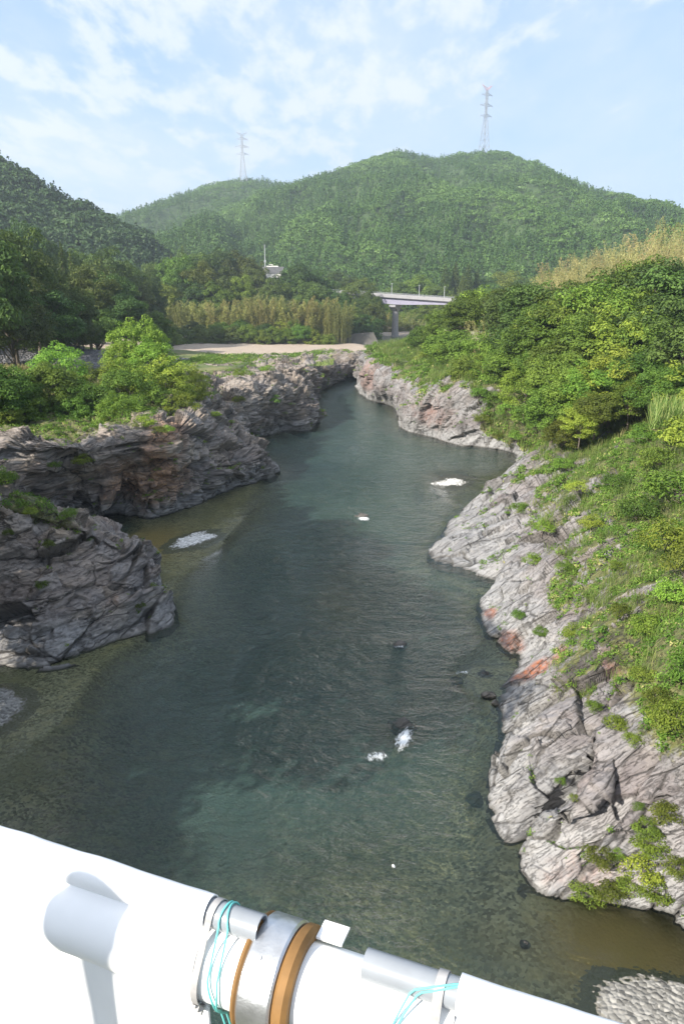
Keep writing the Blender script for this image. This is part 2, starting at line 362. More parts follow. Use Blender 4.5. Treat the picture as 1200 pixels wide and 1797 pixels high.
# ---------------------------------------------------------------- ground control points
GC = np.array([(-40, 60, 10), (-60, 60, 12), (-100, 60, 22), (-40, 100, 10.3), (-60, 110, 10.5), (-30, 120, 9.5), (-90, 130, 13), (-62, 160, 9.5),
    (-95, 180, 12), (-45, 180, 8.5), (-15, 190, 6), (-10, 215, 3.4), (-40, 225, 4), (-85, 240, 6), (-60, 260, 3), (-20, 250, 2.6), (-100, 300, 10),
    (0, 260, 2), (22, 300, .5), (-20, 300, 2.6), (-50, 330, 7), (-20, 350, 5), (30, 400, .8), (-60, 400, 15), (-130, 350, 25), (-150, 200, 32), (-150, 100, 35),
    (-70, 0, 22), (-70, -60, 24), (25, 30, 12.5), (30, 0, 15), (25, 51, 10), (37, 80, 12), (33, 100, 9.5), (50, 60, 16), (80, 60, 26), (50, 120, 12),
    (80, 130, 21), (60, 170, 14), (100, 180, 29), (38, 200, 8), (28, 225, 4), (60, 260, 8), (110, 260, 22), (60, 330, 6), (120, 350, 16), (150, 100, 42),
    (0, 450, 8), (60, 450, 10), (-60, 480, 16), (140, 450, 16), (30, 340, .6), (12, 330, 1.2), (45, 360, 2.5), (-5, 300, 2.0), (50, -40, 22), (160, 0, 40), (-160, 0, 40),
    (-200, 300, 45), (200, 300, 40), (200, 180, 50), (-250, 100, 60), (-20, 420, 9), (8, 375, 2)], float)
def Gz(x, y):
    x = np.asarray(x, float); y = np.asarray(y, float); sh = x.shape; x = x.ravel(); y = y.ravel(); o = np.empty(len(x))
    for i in range(0, len(x), 40000):
        d2 = (x[i:i + 40000, None] - GC[:, 0]) ** 2 + (y[i:i + 40000, None] - GC[:, 1]) ** 2 + 20.0
        w = d2 ** -1.9; o[i:i + 40000] = (w * GC[:, 2]).sum(1) / w.sum(1)
    p = np.c_[x, y, np.zeros(len(x))]
    return (o + 0.45 * fbm(p / 9.0, 3)).reshape(sh)

def W(x, y, z): return ('w', x, y, z)
def pt(t): return np.array(t[1:], float) if t[0] == 'w' else P(*t)
LEFT = [
 [W(-38,-40,0), W(-40,-40,4), W(-44,-40,12), W(-55,-40,17)], [W(-35,0,0), W(-37,0,4), W(-41,0,10), W(-52,0,14)], [W(-31,22,0), W(-33,22,3), W(-38,22,9), W(-48,22,12)],
 [W(-26.5,38,0), W(-29,38,3), W(-33,39,8), W(-44,40,11)],
 [(-60,1185,0), (-60,1050,3.5), (-90,905,8), (-220,850,9.5)],
 [(0,1168,0), (0,1040,3.5), (-20,900,8), (-150,850,9)], [(110,1165,0), (90,1030,4), (20,905,8), (-120,860,9)],
 [(215,1125,0), (170,1010,4), (80,930,7), (-60,870,8.5)], [(302,1092,0), (245,1000,3.4), (190,957,5.3), (40,900,8)],
 [(285,1040,0), (262,1000,3), (222,965,4.5), (60,895,8)], [(262,1003,0), (240,985,2.5), (205,962,5), (60,893,8)],
 [(195,950,0), (175,937,2), (135,922,4.4), (40,889,7.5)], [(160,932,0), (130,922,1.5), (70,902,4.0), (-60,885,6.5)],
 [(135,918,0), (60,886,3.5), (-20,782,9.3), (-120,752,10)], [(142,916,0), (105,868,4), (45,778,9.3), (-20,745,9.9)], [(165,911,0), (145,852,4.3), (120,780,9.3), (80,745,9.7)],
 [(200,905,0), (195,850,4.2), (190,775,9), (150,740,9.6)], [(270,910,0), (270,840,4.5), (275,760,9.5), (250,720,10)],
 [(340,885,0), (320,830,4), (300,762,8.7), (290,700,10)], [(410,858,0), (385,805,4), (350,722,9), (310,680,10)],
 [(484,832,0), (452,795,3.2), (400,748,6), (340,690,9.5)], [(470,805,0), (440,785,3), (405,735,6.3), (350,670,10)],
 [(425,785,0), (420,760,3), (400,715,7), (360,660,9)], [(440,772,0), (430,745,3), (415,690,8), (380,650,9)],
 [(500,757,0), (490,720,4), (470,670,8.5), (430,645,8.8)], [(546,754,0), (537,710,4.2), (515,665,8.2), (450,638,8)],
 [(554,725,0), (543,695,4.2), (525,655,7.8), (470,632,7)], [(550,692,0), (546,675,3.2), (535,647,6.5), (500,629,6)],
 [(580,676,0), (575,655,3.5), (565,640,5.5), (540,626,5)], [(600,665,0), (598,650,3), (592,632,5), (575,622,4.5)],
 [(622,661,0), (622,645,3), (618,628,5), (605,619,4)], [W(8,212,0), W(8,214,3), W(8,217,4), W(6,230,3)]]
RIGHT = [
 [W(16,-40,0), W(18,-40,4), W(24,-40,11), W(34,-40,18)], [W(15,0,0), W(17,0,4), W(21,0,9), W(30,0,14)], [W(15.5,16,0), W(17,16,3), W(20,16,7), W(26,14,11)],
 [(1290,1650,0), (1290,1580,2.5), (1300,1480,4.6), (1370,1300,9)],
 [(1205,1622,0), (1212,1560,1.9), (1225,1450,4.2), (1310,1270,8)], [(1125,1592,0), (1135,1510,1.9), (1155,1410,3.7), (1240,1230,7.2)],
 [(1040,1580,0), (1058,1480,2.2), (1090,1380,3.7), (1180,1200,7)], [(955,1577,0), (985,1480,1.9), (1030,1370,3.4), (1130,1170,6.5)],
 [(912,1522,0), (950,1458,1.7), (1030,1395,3.3), (1130,1160,6.1)], [(918,1492,0), (962,1438,2.0), (1066,1374,3.8), (1125,1150,6)], [(938,1470,0), (976,1420,.15), (1064,1350,1.7), (1112,1140,5.2)],
 [(925,1462,0), (952,1408,.9), (1030,1318,2.5), (1098,1115,5.3)], [(885,1468,0), (908,1405,1.0), (975,1300,2.3), (1080,1100,5.5)], [(850,1400,0), (885,1345,1.0), (960,1270,2.3), (1070,1080,5.5)],
 [(870,1330,0), (908,1290,1.1), (975,1220,2.4), (1075,1050,5.5)], [(880,1270,0), (925,1230,1.2), (990,1170,2.5), (1080,1020,5.8)],
 [(872,1217,0), (925,1190,.8), (1000,1130,2.2), (1085,990,6)], [(903,1160,0), (930,1130,.9), (985,1080,2.6), (1080,960,6.3)],
 [(850,1090,0), (892,1060,1.2), (960,1010,3), (1070,920,6.5)], [(843,1052,0), (888,1010,1.7), (960,960,3.3), (1060,890,6.5)],
 [(887,1025,0), (905,980,1.7), (960,930,3.5), (1060,870,6.6)], [(825,1002,0), (880,955,1.5), (940,910,3.2), (1040,850,6.5)],
 [(762,985,0), (838,935,1.3), (920,880,3.2), (1030,830,6.5)], [(762,960,0), (840,905,1.5), (915,860,3.2), (1030,810,6.5)],
 [(800,905,0), (860,865,1.6), (920,830,3.3), (1030,790,6.5)], [(860,858,0), (898,830,1.6), (940,800,3.3), (1040,770,6.5)],
 [(905,812,0), (935,795,1.3), (960,775,3.5), (1050,745,7)], [(897,794,0), (912,775,2), (930,745,5), (990,715,8)],
 [(838,784,0), (850,755,2.5), (865,715,6), (900,680,9)], [(800,781,0), (805,735,4), (812,688,8), (850,660,10)],
 [(745,764,0), (755,725,4), (775,683,8), (800,650,10)], [(705,752,0), (712,725,3), (735,690,6.5), (770,650,9)],
 [(692,716,0), (700,700,3), (712,672,6.3), (745,645,9)], [(645,700,0), (650,672,4), (662,645,7.3), (720,630,8.5)],
 [(628,685,0), (633,655,4.3), (640,622,8), (700,612,9)], [(628,666,0), (633,648,3.5), (642,622,7.2), (680,610,8)],
 [W(6.5,210,0), W(8,211,3), W(11,214,6), W(20,216,8)], [W(6,232,0), W(8,232,2), W(12,232,5), W(20,232,6)]]
SL = np.array([pt(r[0])[:2] for r in LEFT]); SR = np.array([pt(r[0])[:2] for r in RIGHT])
SEG = np.concatenate([np.c_[SL[:-1], SL[1:]], np.c_[SR[:-1], SR[1:]]])
POLY = np.concatenate([SL, SR[::-1]])
def shore_dist(x, y):
    """signed distance: positive over water"""
    x = np.asarray(x, float); y = np.asarray(y, float); sh = x.shape; x = x.ravel(); y = y.ravel()
    d = np.full(len(x), 1e9)
    for a, b, c, e in SEG:
        vx, vy = c - a, e - b; t = np.clip(((x - a) * vx + (y - b) * vy) / (vx * vx + vy * vy + 1e-9), 0, 1)
        d = np.minimum(d, (x - a - t * vx) ** 2 + (y - b - t * vy) ** 2)
    ins = np.zeros(len(x), bool); n = len(POLY)
    for i in range(n):
        x1, y1 = POLY[i]; x2, y2 = POLY[(i + 1) % n]
        if y1 == y2: continue
        c = ((y1 > y) != (y2 > y)) & (x < (x2 - x1) * (y - y1) / (y2 - y1) + x1); ins ^= c
    d = np.sqrt(d); return np.where(ins, d, -d).reshape(sh)

# ---------------------------------------------------------------- river bed and water
BUMPS = [  # centre pixel, radii in metres along x / y, amount the bed is raised, sandiness
    (P(1100, 1660)[:2], 3.6, 2.8, 2.4, 1.0), (P(1160, 1780)[:2], 3.0, 2.5, 3.0, 0.15), (P(560, 1540)[:2], 9.0, 3.2, 1.5, 0.1), (P(820, 1700)[:2], 4, 3, 1.3, 0.2),
    (P(0, 1250)[:2], 5.0, 9.0, 3.0, 0.0), (P(90, 1420)[:2], 5.0, 7.0, 1.9, 0.0), (P(262, 955)[:2], 3.6, 6.5, 2.7, 0.9), (P(330, 950)[:2], 4.5, 9, 2.6, 0.25),
    (P(420, 900)[:2], 5.5, 12, 1.9, 0.15), (P(590, 1040)[:2], 3.0, 9, 1.4, 0.3), (P(790, 845)[:2], 4.5, 9.0, 2.5, 0.0), (P(700, 1290)[:2], 1.2, 1.6, 1.6, 0.0), (P(830, 1180)[:2], 2.2, 3.0, 1.5, 0.1)]
def bed(x, y):
    sh = np.shape(x); sd = shore_dist(x, y); p = np.c_[np.ravel(x), np.ravel(y), np.zeros(np.size(x))]
    z = -0.25 - 2.7 * (1 - np.exp(-np.maximum(sd, 0) / 4.0))
    z = z + 0.45 * fbm(p / 7.0, 4).reshape(sh); sand = np.zeros(sh)
    for c, rx, ry, a, s in BUMPS:
        g = np.exp(-((x - c[0]) / rx) ** 2 - ((y - c[1]) / ry) ** 2); z = z + a * g; sand = np.maximum(sand, s * np.clip(g * 1.5 - 0.25, 0, 1))
    z = np.minimum(z, -0.10 + 0.05 * fbm(p * 0.8, 2).reshape(sh)); return z, sand
xs = np.concatenate([np.arange(-42, 36, 0.35)]); ys = np.concatenate([np.arange(8, 70, 0.35), np.arange(70, 236, 0.9)])
X, Y = np.meshgrid(xs, ys, indexing='ij'); Zb, Sb = bed(X, Y)
F = grid_faces(len(xs), len(ys))
obj("river_bed", meshdata("river_bed", np.stack([X, Y, Zb], -1).reshape(-1, 3), F, M['bed'], {'sand': ('POINT', Sb.ravel())}), kind='structure')
calm = 0.12 + 0.88 * sstep(0.2, 1.2, -Zb) * (0.45 + 0.55 * sstep(1, 10, shore_dist(X, Y)))
obj("river_water", meshdata("river_water", np.stack([X, Y, np.zeros_like(X)], -1).reshape(-1, 3), F, M['water'],
    {'depth': ('POINT', np.maximum(0.0, -Zb).ravel()), 'calm': ('POINT', calm.ravel())}), kind='structure')
xs = np.arange(-30, 70, 2.0); ys = np.arange(236.1, 440, 2.0); X, Y = np.meshgrid(xs, ys, indexing='ij')
obj("upstream_water", meshdata("upstream_water", np.stack([X, Y, np.full_like(X, 1.35)], -1).reshape(-1, 3), grid_faces(len(xs), len(ys)), M['water'],
    {'depth': ('POINT', np.full(X.size, 0.7)), 'calm': ('POINT', np.full(X.size, 1.0))}), kind='structure')

# ---------------------------------------------------------------- rocky banks (lofted)
def bank(name, rows, side, colseg, seed, darkf, bevel):
    C0 = np.array([[pt(q) for q in r] for r in rows]); n = len(C0); ctrl = np.zeros((n, 9, 3))
    wl = C0[:, 0]; inland = C0[:, 3] - C0[:, 0]; inland[:, 2] = 0
    il = inland / (np.linalg.norm(inland, axis=1)[:, None] + 1e-9)
    base = np.array([-1.0, 0.25, 0]) if side < 0 else np.array([1.0, 0.15, 0]); base /= np.linalg.norm(base)
    ctrl[:, 0] = wl - il * 2.6; ctrl[:, 0, 2] = -4.2
    ctrl[:, 1] = wl - il * 0.5; ctrl[:, 1, 2] = -0.9
    ctrl[:, 2:6] = C0
    for k, dd in ((6, 7.0), (7, 16.0), (8, 24.0)):
        ctrl[:, k] = C0[:, 3] + (il * 0.3 + base * 0.7) * dd
        ctrl[:, k, 2] = Gz(ctrl[:, k, 0], ctrl[:, k, 1]) + (0.15 if k < 8 else -2.2)
    ctrl[:, 6, 2] = 0.5 * ctrl[:, 6, 2] + 0.5 * C0[:, 3, 2]
    px, py, dep = proj(ctrl[:, 2]); tc = []
    for i in range(n - 1):
        d = np.linalg.norm(wl[i + 1] - wl[i]); vis = 1.0 if -250 < px[i] < 1450 and dep[i] > 3 else 0.15
        k = int(np.clip(d / (0.062 * max(18, dep[i]) / 30.0) * colseg * vis, 6, 150)); tc += list(i + np.arange(k) / k)
    tc = np.array(tc + [n - 1.0])
    rs = [4, 14, 95, 110, 90, 30, 14, 8]; tr = np.concatenate([i + np.arange(k) / k for i, k in enumerate(rs)] + [[8.0]])
    G = cr(ctrl, tc); G = np.swapaxes(cr(np.swapaxes(G, 0, 1), tr), 0, 1)
    N = normals(G)
    if N[len(tc) // 2, 160, 2] < 0: N = -N
    sh = G.shape[:2]; Pn = G.reshape(-1, 3); Nn = N.reshape(-1, 3)
    T = np.broadcast_to(tr, sh).ravel(); CC = np.broadcast_to(tc[:, None], sh).ravel()
    dist = np.linalg.norm(Pn - np.array([0, 0, CAMH]), axis=1)
    # strata frame
    a = seed
    S_ = Vector(a[0]).normalized(); N_ = Vector(a[1]); N_ = (N_ - S_ * N_.dot(S_)).normalized(); Rm = np.array([S_.cross(N_), S_, N_]).T
    q = Pn @ Rm
    rockw = sstep(0.3, 1.6, T) * (1 - 0.45 * sstep(4.2, 5.6, T)) * (1 - sstep(5.8, 7.2, T))
    disp = 1.0 * fbm(q * np.array([0.11, 0.14, 0.2]), 3)
    crack = np.zeros(len(Pn)); cell = np.zeros(len(Pn)); wq = np.c_[fbm(q * 0.35, 3), fbm(q * 0.35 + 31, 3), fbm(q * 0.35 + 57, 3)]
    for (s, amp, tilt, cw, cwid) in ((np.array([0.22, 0.15, 0.40]), 1.5, 2.2, 0.30, 0.018), (np.array([0.6, 0.42, 1.15]), 0.62, 1.5, 0.10, 0.02), (np.array([1.5, 1.1, 3.0]), 0.24, 0.8, 0.03, 0.03), (np.array([3.5, 2.6, 7.0]), 0.08, 0.25, 0.0, 0.03)):
        f1, f2, h, dl = worley(q * s + wq * 0.16)
        rd = RND[h, 3:6] * 2 - 1
        disp += amp * (bevel[0] if s[0] < 1 else bevel[1]) * ((RND[h, 6] - 0.5) + tilt * (dl * rd).sum(1) * 0.6)
        if cw > 0:
            e = 1 - sstep(0.0, cwid * 2, f2 - f1); disp -= cw * e * bevel[0]
            crack = np.maximum(crack, e * (0.85 if cw > 0.1 else 0.25)); cell = np.where(cw > 0.05, RND[h, 7], cell)
    if side < 0:
        for sc_, am in ((np.array([0.36, 0.36, 0.22]), 1.0), (np.array([1.1, 1.1, 0.55]), 0.5)):
            f1, f2, h, dl = worley(Pn * sc_ + wq * 0.1); jw = (sstep(12.5, 14, CC) * 0.85 + 0.15) * (1 - 0.7 * sstep(2.6, 3.3, T))
            disp += am * ((RND[h, 6] - 0.5) + 1.1 * (dl * (RND[h, 3:6] * 2 - 1)).sum(1)) * jw
            e = 1 - sstep(0.0, 0.05, f2 - f1); disp -= 0.25 * am * e * jw; crack = np.maximum(crack, 0.8 * e * jw)
    disp += 0.15 * (0.4 - np.abs(fbm(q * np.array([0.6, 0.25, 2.6]), 5, 0.6))) * bevel[1]
    disp = disp * rockw * (0.35 + 0.65 * sstep(0.0, 1.6, Pn[:, 2]))
    Pn = Pn + Nn * disp[:, None]
    G2 = Pn.reshape(*sh, 3); N2 = normals(G2); N2 = np.where((N2 * N).sum(2)[..., None] < 0, -N2, N2); nz = N2[..., 2].ravel()
    return dict(P=Pn, N=N2.reshape(-1, 3), T=T, CC=CC, crack=crack, cell=cell, nz=nz, sh=sh, nn=fbm(Pn * 0.22, 3), n2=fbm(Pn * 0.7 + 40, 3), name=name, dist=dist)
BL = bank("left", LEFT, -1, 1.0, FR_L, 1, (0.8, 0.8))
BR = bank("right", RIGHT, 1, 1.0, FR_R, 0, (0.48, 0.62))
# vegetation masks live on the banks themselves
BL['veg'] = np.clip(sstep(4.2, 5.0, BL['T']) * 1.0 * (BL['CC'] < 20) + sstep(3.7, 5.0, BL['T'] + 0.6 * BL['nn']) * 0.62 * sstep(0.72, 0.9, BL['nz']) + 0.5 * sstep(6, 6.6, BL['T']), 0, 1)
vr = sstep(3.55, 4.7, BR['T'] + 1.1 * BR['nn'] + 0.35 * BR['n2']) * sstep(0.35, 0.7, BR['nz'])
near = BR['CC'] < 11.5
vr = np.where(near, sstep(4.3, 5.1, BR['T'] + 0.9 * BR['nn']), vr)
cove = (BR['CC'] > 25.6) & (BR['CC'] < 28.2)
vr = np.where(cove, np.maximum(vr, sstep(2.5, 3.0, BR['T'] + 0.5 * BR['n2'])), vr)
cliff = BR['CC'] >= 28.2
vr = np.where(cliff, sstep(3.9, 4.6, BR['T'] + 0.9 * BR['nn'] + 0.5 * BR['n2']), vr)
BR['veg'] = np.clip(vr, 0, 1)
def patch(B, center, rad):
    d = np.linalg.norm((B['P'] - center) / rad, axis=1); return 1 - sstep(0.5, 1.15, d + 0.35 * B['n2'])
lr = np.maximum.reduce([patch(BL, P(288, 800, 6.5), (2.0, 8, 4.6)), 0.75 * patch(BL, P(262, 850, 3.5), (4.6, 8, 2.8)), 0.55 * patch(BL, P(215, 810, 6), (3.0, 5, 1.8)), 0.5 * patch(BL, P(190, 1065, 2.5), (.6, 2, .6))])
rr = np.maximum.reduce([patch(BR, P(935, 1175, 0.9), (2.3, 1.1, 1.0)), 0.9 * patch(BR, P(990, 1150, 2.0), (1.3, 1.2, 1.0)), 0.8 * patch(BR, P(862, 1075, 0.5), (1.0, 1.2, .5)), 0.6 * patch(BR, P(1085, 1160, 4.6), (1.2, 1.2, 1.2)), 0.8 * patch(BR, P(893, 1125, 0.5), (1.1, 1.4, .8)),
    0.5 * patch(BR, P(800, 720, 4), (7, 7, 4)), 0.35 * patch(BR, P(650, 660, 5), (6, 8, 4)), 0.35 * patch(BR, P(1030, 1560, 1.2), (2.5, 2, 1.2))])
def bank_obj(B, name, rust, dark):
    ok = B['P'] if True else None
    F = grid_faces(*B['sh']); mt = M['rock'] if name.startswith('right') else M['rock_left']
    if name.startswith('right'): F = F[:, ::-1]
    return obj(name, meshdata(name, B['P'], F, mt, {'crack': ('POINT', B['crack']), 'cell': ('POINT', B['cell']), 'veg': ('POINT', B['veg']), 'rust': ('POINT', rust), 'dark': ('POINT', dark)}), kind='structure')
bank_obj(BL, "left_rock_bank", lr, 0.12 * np.ones(len(BL['P'])) * (1 - lr) * (1 - sstep(21, 23, BL['CC'])))
bank_obj(BR, "right_rock_bank", rr, 0.0 * rr)

# ---------------------------------------------------------------- valley ground
def axis(parts): return np.concatenate([np.arange(a, b, s) for a, b, s in parts])
xs = axis([(-320, -110, 8), (-110, 110, 1.5), (110, 330, 8)]); ys = axis([(-90, 40, 5), (40, 300, 1.5), (300, 560, 6)])
X, Y = np.meshgrid(xs, ys, indexing='ij'); sd = shore_dist(X, Y); Gg = Gz(X, Y)
low = np.maximum(sstep(-13, -9, sd), sstep(-25, -19, sd) * (X > 0) * (Y < 200)); Zg = Gg * (1 - low) - 7 * low
sand = sstep(8.2, 6.2, Gg) * sstep(205, 212, Y) * sstep(-88, -80, X) * sstep(325, 300, Y)
sand = np.maximum(sand, sstep(232, 240, Y) * sstep(4.5, 2.5, Gg))
obj("valley_ground", meshdata("valley_ground", np.stack([X, Y, Zg], -1).reshape(-1, 3), grid_faces(len(xs), len(ys)), M['ground'], {'sand': ('POINT', np.clip(sand, 0, 1).ravel())}), kind='structure')
xs = np.linspace(-2190, 2190, 7); X, Y = np.meshgrid(xs, np.linspace(-395, 2190, 7), indexing='ij')
obj("distant_ground", meshdata("distant_ground", np.stack([X, Y, np.full_like(X, -8)], -1).reshape(-1, 3), grid_faces(7, 7), M['floor']), kind='structure')

# ---------------------------------------------------------------- hills
def hill(name, sky, D, base_y, base_z, back, treeh, spur, step=7.0, asym=0.85):
    sk = np.array(sky, float); rp = np.array([PY(a, b, D(a)) for a, b in sk]); rp[:, 2] -= treeh
    o = np.argsort(rp[:, 0]); rp = rp[o]
    xs = np.arange(rp[0, 0], rp[-1, 0], step); yr = np.interp(xs, rp[:, 0], rp[:, 1]); zr = np.interp(xs, rp[:, 0], rp[:, 2])
    by = base_y(xs); nt = 110; t = np.linspace(0, 1.7, nt)
    tt = t[None, :]; Yv = np.where(tt <= 1, by[:, None] + (yr - by)[:, None] * tt, yr[:, None] + back * (tt - 1)); Xv = np.broadcast_to(xs[:, None], Yv.shape)
    bz = base_z
    prof = np.where(tt <= 1, np.minimum(tt, 1) ** 0.92, np.maximum(0, 1 - ((tt - 1) / 0.7) ** 1.3))
    Zv = bz + (zr[:, None] - bz) * prof
    q = np.c_[Xv.ravel(), Yv.ravel() * 0.35, np.zeros(Yv.size)]
    fb = fbm(q / 105.0 + 3.3, 3).reshape(Yv.shape); env = np.clip(4 * tt * (1 - tt), 0, 1) * (tt < 1)
    Zv = Zv + spur * (-(np.abs(fb) * 1.6) + 0.35) * env
    V = np.stack([Xv, Yv, Zv], -1)
    obj(name, meshdata(name, V.reshape(-1, 3), grid_faces(len(xs), nt), M['floor']), kind='structure')
    return V
MOUNT = hill("mountain_slope", [(300, 400), (400, 362), (470, 333), (520, 316), (560, 304), (600, 295), (650, 275), (700, 262), (745, 270), (765, 276), (800, 268), (860, 263), (900, 272), (950, 300), (1000, 325), (1050, 345), (1100, 370), (1150, 381), (1200, 380), (1330, 370), (1500, 330)],
    lambda a: 880 + 120 * math.exp(-((a - 800) / 300) ** 2), lambda x: 440 + 0 * x, 8, 300, 7, 46)
BACKH = hill("back_hill_slope", [(60, 500), (150, 440), (225, 382), (260, 362), (330, 332), (400, 315), (455, 311), (500, 318), (560, 320), (700, 330)], lambda a: 1150, lambda x: 600 + 0 * x, 10, 300, 7, 30, 9.0)
LEFTH = hill("left_hill_slope", [(-500, 60), (-250, 160), (-80, 230), (0, 268), (60, 303), (130, 347), (200, 378), (245, 398), (285, 432), (310, 455), (330, 500)], lambda a: 480, lambda x: 250 + 0.25 * (x + 250), 8, 160, 9, 14, 4.0)
RIGHTH = hill("right_hill_slope", [(1080, 470), (1130, 420), (1170, 385), (1200, 375), (1260, 340), (1400, 280), (1700, 180)], lambda a: 420, lambda x: 240 + 0 * x, 10, 160, 9, 8, 4.0)

# ---------------------------------------------------------------- foliage
def unit(v): return v / (np.linalg.norm(v, axis=-1)[..., None] + 1e-9)
def leafquads(c, nrm, size, r, asp=0.55, droop=0.0):
    """rhombic leaves: centres, normals, sizes -> verts, faces"""
    n = len(c); nrm = unit(nrm); t = unit(np.cross(nrm, unit(r.normal(size=(n, 3))))); b = np.cross(nrm, t)
    s = np.broadcast_to(size, (n,))[:, None]
    V = np.stack([c - t * s, c - b * s * asp, c + t * s - nrm * s * 0.25 + np.array([0, 0, -droop]) * s, c + b * s * asp], 1)
    return V.reshape(-1, 3), np.arange(4 * n).reshape(n, 4)
def crown_mesh(name, mat, seed, rad=4.0, zc=6.0, hz=3.2, ncl=70, per=110, leaf=0.17, flat=0.42, clr=0.30, top=0.0, spread=1.0, lowcut=-0.55):
    r = np.random.default_rng(seed); d = unit(r.normal(size=(ncl * 3, 3))); d = d[d[:, 2] > lowcut][:ncl]; k = len(d)
    rr = (0.55 + 0.45 * r.random(k) ** 0.5) * (1 + 0.5 * perlin(d * 1.7 + seed)); shell = np.stack([d[:, 0] * rad, d[:, 1] * rad, d[:, 2] * hz], 1) * rr[:, None]
    shell[:, 2] += top * (1 - (shell[:, 0] ** 2 + shell[:, 1] ** 2) / rad ** 2)
    cen = shell + np.array([0, 0, zc]); cl = clr * rad * (0.65 + 0.7 * r.random(k)); tone = 0.25 + 0.5 * r.random(k)
    A = []; Nn = []; T = []
    for i in range(k):
        m = int(per * (cl[i] / (clr * rad)) ** 2); e = unit(r.normal(size=(m, 3))); e[:, 2] = np.abs(e[:, 2]) * np.where(r.random(m) < 0.8, 1, -0.5)
        q = e * cl[i] * (0.55 + 0.45 * r.random(m) ** 0.4)[:, None]; q[:, 2] *= flat; q *= (1 + 0.35 * perlin(e * 2.5 + i))[:, None]
        q[:, 2] -= 0.15 * (q[:, 0] ** 2 + q[:, 1] ** 2) / cl[i]
        A.append(cen[i] + q); Nn.append(unit(e * np.array([1, 1, 1.3]) + 0.25 * unit(shell[i]) + np.array([0, 0, 0.35]) + 0.75 * r.normal(size=(m, 3)) * 0.6)); T.append(np.clip(tone[i] + 0.22 * r.normal(size=m), 0, 1))
    A = np.concatenate(A); Nn = np.concatenate(Nn); T = np.concatenate(T)
    V, Fq = leafquads(A, Nn, leaf * (0.6 + 0.8 * r.random(len(A))), r, 0.5, 0.2)
    return meshdata(name, V, Fq, mat, {'tone': ('FACE', T)}, smooth=False), cen
def trunk_mesh(name, cen, zc, seed, r0=0.22, mat=None, nl=12):
    r = np.random.default_rng(seed); mb = MB(); H = zc * 1.05; lean = r.normal(size=2) * 0.25
    pts = np.array([[lean[0] * t * t * 2 + 0.12 * math.sin(5 * t + seed), lean[1] * t * t * 2, -0.6 + (H + 0.6) * t] for t in np.linspace(0, 1, 9)])
    mb.tube(pts, r0 * (1.25 - 0.85 * np.linspace(0, 1, 9)), 7)
    for i in r.choice(len(cen), min(nl, len(cen)), replace=False):
        k = r.integers(3, 8); a = pts[k]; b = cen[i]; m = (a + b) / 2 + np.array([0, 0, -0.08 * np.linalg.norm(b - a)])
        t = np.linspace(0, 1, 6)[:, None]; mb.tube((1 - t) ** 2 * a + 2 * t * (1 - t) * m + t * t * b, r0 * (0.45 - 0.36 * t[:, 0]), 5, False)
    return meshdata(name, np.concatenate(mb.v), mb.f, mat or M['bark'], smooth=True)
def conifer_mesh(name, mat, seed, H=12.0, rad=2.4, n=5200, leaf=0.20, low=0.12):
    r = np.random.default_rng(seed); t = low + (1 - low) * (1 - np.sqrt(r.random(n))); tier = np.round(t * 22) / 22; th = r.random(n) * 2 * math.pi
    rr = rad * (1 - tier) ** 0.8 * (0.35 + 0.65 * r.random(n) ** 0.5) * (1 + 0.3 * np.sin(th * 5 + tier * 40 + seed)); c = np.c_[rr * np.cos(th), rr * np.sin(th), H * t - 0.28 * rr + 0.2 * r.normal(size=n)]
    nr = np.c_[np.cos(th) * 0.6, np.sin(th) * 0.6, np.full(n, 0.8)] + 0.5 * r.normal(size=(n, 3))
    V, Fq = leafquads(c, nr, leaf * (0.6 + 0.8 * r.random(n)), r, 0.4, 0.3)
    mb = MB(); mb.tube([(0, 0, -.8), (0, 0, H * .5), (0, 0, H * .97)], [0.22, 0.14, 0.03], 6)
    return meshdata(name, V, Fq, mat, {'tone': ('FACE', np.clip(0.4 + 0.25 * r.normal(size=n), 0, 1))}, smooth=False), meshdata(name + "_trunk", np.concatenate(mb.v), mb.f, M['bark'])
TREES = {}
def reg(kind, mat, seeds, zc, rad, trunk=0.22, **kw):
    TREES[kind] = []
    for s in seeds:
        cm, cen = crown_mesh(kind + "_crown", mat, s, rad=rad, zc=zc, **kw); TREES[kind].append((cm, trunk_mesh(kind + "_trunk", cen, zc, s, trunk), zc + kw.get('hz', 3.2) * 1.0, rad))
reg('broad', M['leaf'], (11, 12, 13), 5.6, 4.2, ncl=150, per=105, leaf=0.155, hz=3.9, clr=0.21, flat=0.75)
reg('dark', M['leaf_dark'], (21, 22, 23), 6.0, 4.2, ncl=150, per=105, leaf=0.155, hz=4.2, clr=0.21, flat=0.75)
reg('bright', M['leaf_bright'], (31, 32, 33), 4.3, 3.2, trunk=0.12, ncl=125, per=80, leaf=0.115, hz=3.4, clr=0.21, flat=0.75, lowcut=-0.7)
reg('shrub', M['leaf'], (41, 42), 0.75, 1.1, trunk=0.04, ncl=34, per=60, leaf=0.065, hz=0.75, clr=0.36, flat=0.6, lowcut=-0.3)
reg('bright_shrub', M['leaf_bright'], (51, 52), 0.7, 1.1, trunk=0.04, ncl=34, per=60, leaf=0.065, hz=0.7, clr=0.36, flat=0.5, lowcut=-0.3)
TREES['conifer'] = []
for s in (61, 62):
    a, b = conifer_mesh("conifer_crown", M['leaf_dark'], s); TREES['conifer'].append((a, b, 12.0, 2.4))
